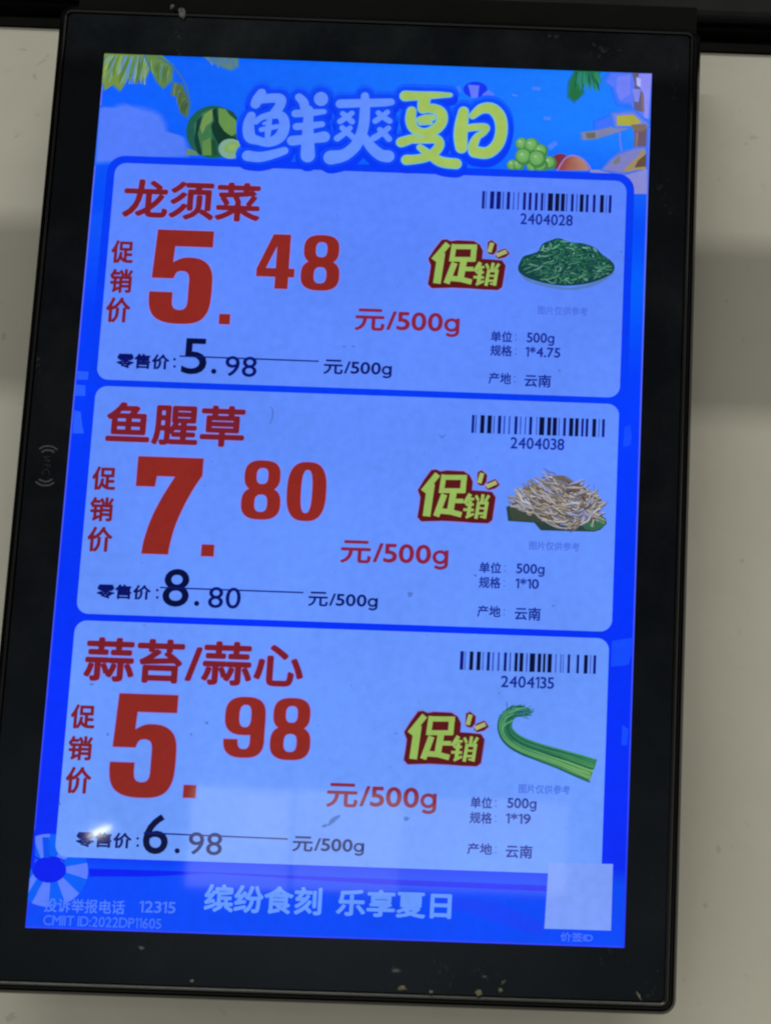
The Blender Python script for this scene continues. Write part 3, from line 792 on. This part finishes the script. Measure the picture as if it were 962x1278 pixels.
HEAP = spline([(84, 300), (126, 222), (190, 198), (252, 172), (288, 112), (350, 82), (430, 62), (520, 94), (640, 106), (736, 146), (796, 200), (872, 258), (896, 308), (852, 366), (698, 430), (500, 454), (330, 438), (176, 394), (98, 346), (84, 300)], 4)
def inside_dish(x, y):
    c = False
    for a, b_ in zip(HEAP, HEAP[1:]):
        if (a[1] > y) != (b_[1] > y) and x < (b_[0] - a[0]) * (y - a[1]) / (b_[1] - a[1]) + a[0]: c = not c
    return c
rs = random.Random(3)
n = 0
while n < 300:
    x, y = rs.uniform(80, 900), rs.uniform(60, 456)
    if not inside_dish(x, y): continue
    a = rs.uniform(-0.5, 0.5) + (0.45 if x > 560 else -0.35); p = [(x, y)]
    turn = rs.uniform(-0.5, 0.5); flip_ = rs.choice((1, -1, 1))
    for j in range(rs.choice((3, 4, 5, 6))):
        a += turn + rs.uniform(-0.25, 0.25)
        if j == 2: turn *= flip_
        x += 22 * math.cos(a); y += 15 * math.sin(a)
        if not inside_dish(x, y): break
        p.append((x, y))
    if len(p) < 3: continue
    w = rs.uniform(6, 13); up = max(0.0, 1 - p[0][1] / 260.0)
    c = rs.choice(GR); c = tuple(min(255, q * (0.92 + 0.3 * up)) for q in c)
    ink.stroke(k6([(q[0] + 1, q[1] + 5, w + 4) for q in p]), 2, (20, 60, 68), cap='')
    ink.stroke(k6([(q[0], q[1], w * (0.6 if j in (0, len(p) - 1) else 1)) for j, q in enumerate(p)]), 2, c, cap=''); n += 1
for x, y, w, h in ((262, 210, 14, 22), (720, 212, 13, 20), (158, 238, 14, 8), (495, 405, 32, 14), (660, 412, 28, 18), (810, 275, 18, 12), (735, 165, 16, 16), (460, 85, 30, 12), (770, 340, 34, 12)):
    ink.blob(*k6([(x, y)])[0], w / 11.0, h / 11.0, (90, 148, 140), 12, jit=0.2, a0=-0.3)
fin(ink, 'product_picture', 'heap of dark green vine shoots on a plate')

# ---- heap of pale roots on a leaf (middle card)
ink = Ink(8); k7 = cp(625, 575, 6.871)
ink.poly(k7([(45, 400), (120, 370), (260, 400), (420, 520), (560, 570), (700, 560), (900, 500), (905, 545), (850, 595), (800, 612), (500, 605), (340, 600), (285, 535), (60, 520)]), (42, 62, 62))
ink.poly(k7([(70, 410), (180, 395), (270, 430), (360, 540), (300, 525), (90, 505)]), (58, 70, 58))
ink.poly(k7([(700, 560), (760, 490), (850, 470), (900, 500), (890, 560), (800, 605), (720, 590)]), (52, 100, 78))
for x, y in ((830, 520), (870, 530), (780, 560), (850, 500), (800, 535)): ink.blob(*k7([(x, y)])[0], 3.2, 2.2, rs.choice([(76, 136, 92), (94, 150, 104), (48, 104, 70)]), 10, jit=0.3, a0=0.6)
ink.poly(spline(k7([(110, 350), (150, 260), (240, 215), (350, 180), (430, 140), (540, 130), (640, 190), (720, 250), (830, 300), (860, 360), (800, 440), (740, 540), (600, 560), (440, 520), (300, 440), (200, 390)])), (110, 110, 128))
RT = [(164, 160, 164), (178, 172, 166), (148, 144, 142), (128, 116, 100), (186, 184, 190), (146, 154, 200), (106, 92, 80), (170, 160, 140), (152, 142, 120), (160, 156, 170)]
def in_roots(x, y):
    t = (x - 110) / 750.0
    if not 0 < t < 1: return False
    top = 350 - 215 * math.sin(math.pi * min(1, t ** 0.85)) - 10; bot = 400 + 165 * math.sin(math.pi * 0.5 * min(1, t * 1.35)) - (60 if t > 0.85 else 0)
    return top < y < bot
n = 0
while n < 210:
    x, y = rs.uniform(110, 860), rs.uniform(130, 570)
    if not in_roots(x, y): continue
    a = 0.75 - 0.5 * (y - 150) / 400 + rs.uniform(-0.45, 0.45)
    if x > 600: a = rs.uniform(-1.3, 0.7)
    ln = rs.uniform(40, 95); bend = rs.uniform(-24, 24)
    p = [(x - ln * math.cos(a), y - ln * math.sin(a)), (x - bend * math.sin(a), y + bend * math.cos(a)), (x + ln * math.cos(a), y + ln * math.sin(a))]
    if not (in_roots(*p[1]) and (in_roots(*p[0]) or in_roots(*p[2]))): continue
    w = rs.uniform(11, 21)
    p = [(p[0][0], p[0][1], w * .5), ((p[0][0] + p[1][0]) / 2 + rs.uniform(-9, 9), (p[0][1] + p[1][1]) / 2 + rs.uniform(-9, 9), w * .8), (p[1][0], p[1][1], w), ((p[2][0] + p[1][0]) / 2 + rs.uniform(-12, 12), (p[2][1] + p[1][1]) / 2 + rs.uniform(-12, 12), w * .8), (p[2][0], p[2][1], w * .3)]
    ink.stroke(k7([(q[0] + 2, q[1] + 5, q[2] + 4) for q in p]), 2, rs.choice([(62, 62, 78), (80, 76, 86), (70, 60, 56)]), cap='')
    ink.stroke(k7(p), 2, rs.choice(RT), cap=''); n += 1
for p in ([(365, 70, 6), (410, 100, 12), (460, 115, 10), (480, 160, 6)], [(830, 455, 4), (880, 400, 8), (915, 350, 5)], [(790, 190, 3), (795, 240, 5), (800, 270, 3)], [(270, 430, 10), (360, 510, 12), (480, 575, 13), (600, 585, 9)], [(430, 530, 10), (520, 580, 12), (640, 575, 8)], [(620, 290, 8), (740, 260, 9), (840, 300, 4)], [(780, 330, 6), (830, 270, 5)]):
    ink.stroke(k7(p), 2, (96, 96, 136) if p[0][1] < 200 or p[0][0] > 820 else (150, 146, 150), cap='')
for p in ([(540, 262, 6), (570, 275, 18), (610, 270, 6)], [(690, 300, 8), (710, 330, 22), (725, 360, 8)], [(580, 410, 5), (610, 430, 16), (640, 440, 5)]):
    ink.stroke(k7(p), 2, (78, 62, 70), cap='')
fin(ink, 'product_picture', 'heap of pale thin roots on dark leaves')

# ---- bundle of garlic shoots (bottom card)
ink = Ink(8); k8 = cp(610, 870, 6.413)
ctr = [(300, 110), (200, 115), (140, 165), (125, 250), (170, 330), (270, 395), (420, 450), (560, 495), (700, 545), (830, 590)]
wid = [88, 100, 108, 112, 124, 128, 134, 148, 168, 182]
sp = spline([(c[0], c[1], w) for c, w in zip(ctr, wid)], 8)
ink.stroke(k8([(c[0], c[1], w * 0.92 - 6) for c, w in zip(ctr[1:], wid[1:])]), 2, (24, 92, 92), cap='')
G8 = [(34, 112, 92), (44, 124, 96), (56, 136, 100), (30, 102, 86), (24, 88, 80), (72, 150, 108), (40, 118, 88)]
for i in range(54):
    o0 = rs.uniform(-0.5, 0.5); o1 = max(-.5, min(.5, o0 + rs.uniform(-0.25, 0.25)))
    i0 = rs.choice([0, 1, 2, 3, 4, 6, 8, 12, 16]); i1 = len(sp) - 1
    p = []
    for j in range(i0, i1 + 1, 2):
        a, b_ = sp[max(j - 1, 0)], sp[min(j + 1, i1)]
        l = math.hypot(b_[0] - a[0], b_[1] - a[1]) or 1
        nx_, ny_ = -(b_[1] - a[1]) / l, (b_[0] - a[0]) / l
        o_ = (o0 + (o1 - o0) * j / i1) * sp[j][2]
        p.append((sp[j][0] + nx_ * o_, sp[j][1] + ny_ * o_, 8 + 5 * j / i1))
    if i0 <= 2:
        p.insert(0, (p[0][0] + rs.uniform(10, 66), p[0][1] + rs.uniform(-34, 40) + o0 * 50, 4))
    p[-1] = (p[-1][0] + rs.uniform(-12, 8), p[-1][1] + rs.uniform(-5, 4), 11)
    cc = rs.choice(G8)
    ink.stroke(k8([(q[0], q[1] + 2, q[2] + 3) for q in p]), 2, (14, 74, 66), cap='', smooth=False)
    ink.stroke(k8(p), 2, None, cap='', smooth=False, cols=(tuple(c * 0.95 for c in cc), tuple(min(255, c * f) for c, f in zip(cc, (1.7, 1.18, 0.96)))))
for p in ([(170, 110, 8), (205, 78, 9), (262, 62, 4)], [(190, 130, 8), (250, 96, 8), (322, 100, 4)], [(150, 120, 8), (165, 84, 8), (205, 62, 4)], [(200, 120, 8), (262, 108, 8), (335, 150, 4)], [(210, 140, 8), (262, 140, 7), (312, 172, 4)], [(118, 190, 8), (104, 150, 7), (112, 112, 3)], [(148, 90, 6), (142, 60, 9), (146, 38, 4)], [(270, 80, 6), (295, 52, 4)], [(300, 90, 6), (345, 70, 4)], [(290, 120, 6), (352, 128, 5)], [(280, 150, 6), (340, 150, 4)], [(270, 165, 6), (320, 178, 4)], [(105, 250, 12), (140, 215, 14), (195, 185, 10)], [(110, 280, 10), (130, 180, 12), (200, 135, 9)], [(160, 130, 14), (230, 100, 14), (300, 85, 8)]):
    ink.stroke(k8(p), 2, (58, 118, 130) if p[-1][2] < 6 else (86, 160, 110), cap='')
fin(ink, 'product_picture', 'curved bundle of green garlic shoots')

# ---- header lettering: rounded strokes read on enlargements of the photo
kA = cp(290, 90, 5.344); kB = cp(470, 90, 5.344)
LET1 = [(kA, p) for p in [
  [(198, 148, 62), (172, 190, 70), (158, 222, 66)], [(190, 190, 62), (270, 182, 66), (325, 190, 70), (318, 235, 66), (280, 290, 66)],
  [(130, 300, 60), (112, 360, 74), (122, 440, 78), (180, 466, 60), (250, 476, 66), (320, 440, 76), (350, 370, 72), (336, 306, 64), (280, 292, 52), (200, 310, 42), (160, 340, 40)],
  [(252, 320, 34), (244, 380, 42), (238, 440, 36)], [(196, 392, 34), (250, 382, 34), (304, 370, 34)], [(214, 352, 22), (250, 340, 26)],
  [(106, 566, 76), (190, 574, 72), (290, 552, 62), (350, 532, 54)],
  [(448, 176, 54), (478, 210, 62), (486, 250, 60)], [(424, 285, 54), (520, 280, 52), (614, 272, 36)], [(430, 372, 50), (520, 366, 50), (600, 356, 42)], [(402, 466, 70), (510, 455, 66), (615, 440, 78)],
  [(512, 260, 60), (508, 360, 70), (506, 470, 84), (506, 565, 96)],
  [(722, 220, 62), (850, 216, 60), (1000, 212, 58), (1060, 208, 50)], [(886, 168, 54), (886, 260, 68), (874, 380, 72), (830, 490, 76), (750, 560, 84), (660, 578, 100)],
  [(880, 440, 56), (930, 510, 72), (990, 560, 80), (1040, 570, 86)],
  [(738, 285, 36), (770, 310, 38), (800, 340, 40)], [(800, 282, 36), (760, 312, 38), (720, 338, 40)], [(735, 380, 38), (780, 420, 38), (815, 450, 40)], [(786, 382, 38), (745, 420, 40), (702, 450, 46)],
  [(1036, 275, 36), (1000, 305, 38), (955, 335, 40)], [(975, 280, 36), (1010, 310, 38), (1050, 335, 40)], [(1042, 382, 38), (1000, 415, 40), (946, 448, 46)], [(985, 392, 38), (1020, 425, 40), (1046, 455, 42)],
]]
DOT1 = (kA, (594, 188), 47)
LET2 = [(kB, p) for p in [
  [(192, 168, 70), (300, 166, 56), (400, 162, 44), (492, 162, 26)], [(318, 190, 80), (312, 250, 74)],
  [(234, 270, 62), (228, 330, 66), (250, 385, 62), (310, 412, 58), (380, 398, 70), (432, 345, 70), (432, 285, 70), (390, 256, 66), (330, 250, 58)],
  [(285, 328, 40), (330, 318, 50), (376, 312, 40)], [(290, 352, 20), (360, 346, 26)],
  [(252, 446, 52), (210, 462, 62), (166, 476, 66)], [(250, 462, 44), (330, 458, 52), (395, 456, 62), (420, 490, 60), (390, 540, 62), (330, 576, 60), (260, 590, 60), (200, 594, 66)],
  [(290, 510, 40), (350, 556, 54), (430, 606, 68), (530, 620, 70)],
  [(580, 272, 66), (566, 360, 84), (560, 440, 86), (566, 512, 76)], [(640, 300, 44), (700, 254, 66), (770, 254, 76), (820, 310, 80), (832, 400, 76), (806, 490, 76), (740, 546, 76), (654, 540, 76)],
  [(590, 386, 46), (660, 376, 48), (728, 378, 46), (712, 412, 40), (672, 440, 46), (646, 490, 60), (642, 535, 60)],
]]
def letters(ink, lets, dw, col, dot=None, dx=0, dy=0):
    for k, p in lets:
        ink.stroke(k([(q[0] + dx, q[1] + dy, q[2] + dw) for q in p]), 3, col)
    if dot:
        k, c, r = dot; ink.blob(*k([(c[0] + dx, c[1] + dy)])[0], (r + dw / 2) / 5.344, (r + dw / 2) / 5.344, col, 24)
ink = Ink(9)
letters(ink, LET1 + LET2, 92, (14, 92, 255), DOT1, 0, -12)
ink.k += 3
letters(ink, LET1 + LET2, 82, (0, 76, 248), DOT1, 0, 4)
ink.k += 3
letters(ink, LET1 + LET2, 70, (0, 54, 242), DOT1, 2, 26)
ink.k += 3
letters(ink, LET1 + LET2, 44, (2, 70, 246), DOT1, 0, -4)
fin(ink, 'title_outline', 'deep blue outline under the title lettering')
ink = Ink(16)
letters(ink, LET1, 0, (96, 142, 254), DOT1)
ink.k += 3
letters(ink, LET2, 9, (112, 184, 206)); ink.k += 3
letters(ink, LET2, -8, (158, 190, 92))
fin(ink, 'title_lettering', 'rounded pale blue and yellow green title lettering')

# ---- footer writing and the blank code square
ink = Ink(8); ink.glyph('缤纷食刻', (255.5, 1120.5), (402, 1125), 35, (100, 152, 255), 1.1); ink.glyph('乐享夏日', (420, 1126), (563.5, 1130.5), 34, (100, 152, 255), 1.1)
fin(ink, 'slogan_text')
ink = Ink(8)
ink.glyph('投诉举报电话', (56, 1129.5), (156.5, 1132.5), 17.5, (76, 122, 250), 0.3); ink.glyph('12315', (174.7, 1131.5), (219.8, 1133), 14.5, (76, 122, 250), 0.3)
ink.glyph('CMIIT ID:2022DP11605', (55, 1148.5), (202, 1153), 13, (66, 112, 248), 0.2)
fin(ink, 'hotline_text')
ink = Ink(8); ink.poly([(684.5, 1076.5), (764.5, 1078.5), (762, 1161.5), (679, 1159)], (124, 158, 250)); fin(ink, 'blank_code_square', 'plain pale square in the lower right corner')
ink = Ink(8); ink.glyph('价签ID', (699, 1169), (739.5, 1170.5), 11.5, (70, 112, 250), 0.3); fin(ink, 'code_caption')

# ---- dried drops and specks on the glass
ink = Ink(20)
for x, y, w, h, a in ((340, 515, 4, 2, 0), (512, 743, 4, 4, 0.3), (508, 1022, 4.5, 3.2, 0), (698, 464, 2, 2, 0), (690, 757, 2, 2, 0), (259, 903, 3, 2.4, 0.4), (388, 347, 1.6, 1.6, 0), (593, 719, 3, 2, .3), (116, 855, 4, 2, 0), (76, 1003, 2, 3, 0), (775, 316, 2.6, 1.2, 0), (745, 790, 3, 1.5, 0), (240, 917, 2, 2, 0), (136, 917, 2, 3, 0), (430, 434, 2.4, 1.3, 0), (441, 434, 2.6, 1.2, 0), (623, 866, 1.6, 1.6, 0), (495, 916, 2, 1.6, 0)):
    if (x, y) == (340, 515): continue
    ink.blob(x, y, w * 0.8, h * 0.8, (0, 0, 0), 12, a0=a, jit=0.35)
ink.stroke([(338, 509, 1.2), (341, 513, 1.8), (341, 522, 1.6), (338, 530, 1.0)], 1, (0, 0, 0), cap='')
ink.stroke([(548, 543, 1), (552, 547, 2), (556, 543, 1.2)], 1, (0, 0, 0), cap='')
ink.stroke([(425, 1018, 2.5), (416, 1024, 6), (410, 1031, 1.5)], 1, (0, 0, 0), cap=''); ink.stroke([(402, 1032, 2), (406, 1031, 4), (409, 1029, 2)], 1, (0, 0, 0), cap='')
rs = random.Random(11)
for _ in range(70):
    ink.blob(rs.uniform(130, 770), rs.uniform(250, 1080), rs.uniform(0.5, 1.3), rs.uniform(0.4, 0.9), (0, 0, 0), 8, jit=0.3)
tag(fin(ink, 'water_marks', 'dark dried drops scattered over the lit glass', M_dirt), kind='stuff')

# ---- faint printed contactless mark on the left border
def printed(strokes, mat, name, parent):
    ink = Ink(0); ink.y = -0.00003
    ink.XL = None
    for p, w in strokes: pr_stroke(ink, p, w)
    return fin(ink, name, None, mat, parent)
def pr_stroke(ink, pts, w):
    global XL
    keep = XL; XL = -0.0772
    ink.stroke(pts, w, (0, 0, 0)); XL = keep
k9 = cp(30, 540, 15.97)
printed([(k9([(322, 322), (390, 280), (480, 266), (580, 282), (660, 335)]), 2.1), (k9([(370, 388), (420, 355), (500, 350), (560, 360), (598, 390)]), 2.3),
         (k9([(312, 935), (380, 962), (430, 978), (500, 965), (556, 935)]), 2.2), (k9([(252, 985), (340, 1040), (430, 1052), (520, 1042), (594, 1000)]), 2.2)], M_print, 'contactless_symbol', bez)
printed([(k9([(410, 480), (530, 480)]), 0.9), (k9([(410, 550), (530, 575)]), 0.9), (k9([(410, 480), (520, 560)]), 0.9), (k9([(410, 640), (520, 640), (510, 700)]), 0.9), (k9([(470, 640), (470, 690)]), 0.8), (k9([(384, 835), (382, 780), (410, 745), (450, 735), (490, 750), (512, 785), (512, 835)]), 0.9)], M_printd, 'contactless_lettering', bez)

# ---- smears wiped into the border
ink = Ink(0); ink.y = -0.00006
def wide(fn):
    global XL, XR, ZT, ZB
    k = (XL, XR, ZT, ZB); XL, XR, ZT, ZB = -0.0770, 0.0764, 0.1172, -0.1184
    fn(); XL, XR, ZT, ZB = k
def smears():
    r_ = random.Random(5)
    for x, y, n, sx, sy in ((752, 65, 14, 10, 8), (690, 43, 6, 6, 2), (800, 1238, 9, 12, 12), (552, 1218, 8, 10, 7), (494, 1211, 9, 6, 3), (605, 1222, 8, 6, 8), (760, 1190, 6, 24, 10), (828, 230, 8, 6, 10), (826, 260, 6, 8, 12), (50, 452, 8, 4, 12), (222, 55, 5, 2, 9), (840, 100, 6, 4, 20)):
        for _ in range(n):
            ink.blob(x + r_.gauss(0, sx), y + r_.gauss(0, sy), r_.uniform(0.6, 2.4), r_.uniform(0.6, 3.2), (0, 0, 0), 9, a0=r_.uniform(0, 3), jit=0.4)
wide(smears)
tag(fin(ink, 'smears', 'pale wiped smears on the black border', M_haze, bez), kind='stuff')

# ---- dried bits stuck to the screen border
def crumb(x, y, w, h, mat, name, label, cat, seed, depth=0.0012, ang=0.0, group=None, lumps=3, Y=0.0):
    r_ = random.Random(seed); s = Solid()
    cxz = at(x, y, Y); k = mm(x, y, 0.86)
    for i in range(lumps):
        ox, oz = (r_.uniform(-0.35, 0.35) * w * k, r_.uniform(-0.35, 0.35) * h * k) if i else (0, 0)
        sc_ = 1.0 if i == 0 else r_.uniform(0.35, 0.65)
        vs, fs = [], []
        nu, nv = 10, 6
        for a in range(nv + 1):
            ph = math.pi * a / nv
            for b_ in range(nu):
                th = 2 * math.pi * b_ / nu; j = 1 + r_.uniform(-0.45, 0.35)
                ex, ez, ey = math.sin(ph) * math.cos(th) * w * k / 2 * sc_ * j, math.cos(ph) * h * k / 2 * sc_ * j, math.sin(ph) * math.sin(th) * depth / 2 * sc_ * j
                vs.append((ox + ex * math.cos(ang) - ez * math.sin(ang), ey - depth * 0.3, oz + ex * math.sin(ang) + ez * math.cos(ang)))
        for a in range(nv):
            for b_ in range(nu): fs.append((a * nu + b_, a * nu + (b_ + 1) % nu, (a + 1) * nu + (b_ + 1) % nu, (a + 1) * nu + b_))
        s.add(vs, fs, False)
    o = s.build(name, mat); o.location = (cxz[0], Y, cxz[1])
    return tag(o, label, cat, group)
GC = 'dried crumbs stuck on the lower border'
crumb(502, 1233, 13, 6, M_crumb, 'crumb', 'wide pale crumb on the lower border below the striped slogan middle', 'crumb', 1, group=GC)
crumb(538, 1238, 6, 4, M_crumb, 'crumb', 'tiny round pale crumb between the wide crumb and the yellowish lump', 'crumb', 2, group=GC)
crumb(597, 1239, 9, 8, M_crumb, 'crumb', 'biggest yellowish lump of crumb on the lower border', 'crumb', 3, lumps=5, group=GC)
crumb(605, 1219, 6, 3, M_crumbg, 'crumb', 'small grey flake above the biggest yellowish crumb', 'crumb', 4, 0.0007, 0.4, group=GC)
crumb(624, 1236, 6, 6, M_crumb, 'crumb', 'hooked crumb with a curled grey tail right of the biggest lump', 'crumb', 5, group=GC)
crumb(628, 1226, 9, 3, M_crumbg, 'crumb', 'curled grey shred just above the hooked crumb', 'crumb', 6, 0.0006, 0.9, group=GC)
crumb(177, 1183, 8, 5, M_crumbg, 'crumb', 'grey speck under the screen near the lower left corner', 'crumb', 7, 0.0006, -0.3, group=GC)
crumb(240, 1224, 6, 4, M_crumb, 'crumb', 'little pale speck low on the border toward the left', 'crumb', 8, 0.0007, group=GC)
crumb(494, 1211, 11, 4, M_crumbg, 'crumb', 'flat grey smear of crumb above the wide pale one', 'crumb', 9, 0.0004, 0.3, group=GC)
crumb(797, 1243, 3, 13, M_crumb, 'crumb', 'thin crooked pale thread near the lower right corner', 'crumb', 10, 0.0005, 0.55, group=GC)
crumb(228, 18, 10, 18, M_crumbg, 'flake', 'oval grey flake stuck on the top border', 'flake', 12, 0.0008, 0.2)
crumb(215, 9, 5, 8, M_crumbg, 'flake', 'small grey flake at the very top edge left of the oval one', 'flake', 13, 0.0006, -0.6)

# ---- scuffs on the wall panel
ink = Ink(0); ink.y = WY - 0.00008
def wallmarks():
    global XL, XR, ZT, ZB
    k = (XL, XR, ZT, ZB); XL, XR, ZT, ZB = -1, 1, 0.13, -1
    r_ = random.Random(9)
    def wb(px, py, rx, ry, a0):
        q = at(px, py, WY); m_ = mm(px, py, 1.0)
        n = 10; pts = [q]
        for j in range(n):
            a = 2 * math.pi * j / n; r = 1 + r_.uniform(-.4, .4)
            ex, ez = rx * r * math.cos(a) * m_, ry * r * math.sin(a) * m_
            pts.append((q[0] + ex * math.cos(a0) - ez * math.sin(a0), q[1] + ex * math.sin(a0) + ez * math.cos(a0)))
        ink.raw(pts, [(0, 1 + j, 1 + (j + 1) % n) for j in range(n)], (0, 0, 0))
    for x, y, rx, ry, a in ((52, 78, 9, 2, 0.7), (44, 96, 3, 5, 0.2), (60, 70, 4, 1.5, 0.9), (30, 62, 6, 2, 0), (22, 170, 5, 1.5, 0.3), (907, 376, 2.4, 2.2, 0), (939, 172, 6, 3, 0.3), (896, 1060, 3, 5, 0), (880, 1130, 4, 3, 0), (925, 700, 3, 3, 0), (14, 1270, 8, 5, 0.5), (5, 420, 3, 6, 0), (930, 180, 4, 1.4, 0.6)):
        wb(x, y, rx, ry, a)
    XL, XR, ZT, ZB = k
wallmarks()
o = ink.build('scuff_marks', None, M_smudge); o.parent = wall
tag(o, 'grey scuffs and specks on the painted panel', kind='stuff')

# ================================================================== what the glass mirrors: shop lights behind the viewer
def mirror_lamp(name, px, py, wpx, hpx, dist, radiance, col, roll=0.0, shape='RECTANGLE'):
    q = at(px, py, 0.0)
    d = Vector((q[0] - CAM[0], 0.0 - CAM[1], q[1] - CAM[2])); l0 = d.length; d.normalize()
    r = Vector((d.x, -d.y, d.z))
    p = Vector((q[0], 0, q[1])) + r * dist
    k = (l0 + dist) / F
    sx, sy = wpx * k, hpx * k
    a = sx * sy * (math.pi / 4 if shape == 'ELLIPSE' else 1)
    return area(name, p, (q[0], 0, q[1]), sx, sy, radiance * a * math.pi, col, shape, roll)
mirror_lamp('shop_light_panel', 300, 1046, 122, 122, 3.0, 3.8, (0.95, 1.0, 1.0), 0.0)
mirror_lamp('shop_light_panel', 330, 1022, 56, 60, 2.9, 1.0, (0.95, 1.0, 1.0), 0.06)
mirror_lamp('shop_light_panel', 434, 1050, 130, 122, 3.0, 3.6, (0.95, 1.0, 1.0), 0.0)
mirror_lamp('shop_light_panel', 605, 1056, 205, 116, 3.0, 2.3, (0.95, 1.0, 1.0), 0.0)
mirror_lamp('shop_spot_light', 125, 1038, 30, 6.5, 3.0, 70.0, (1.0, 1.0, 0.92), 0.50, 'ELLIPSE')
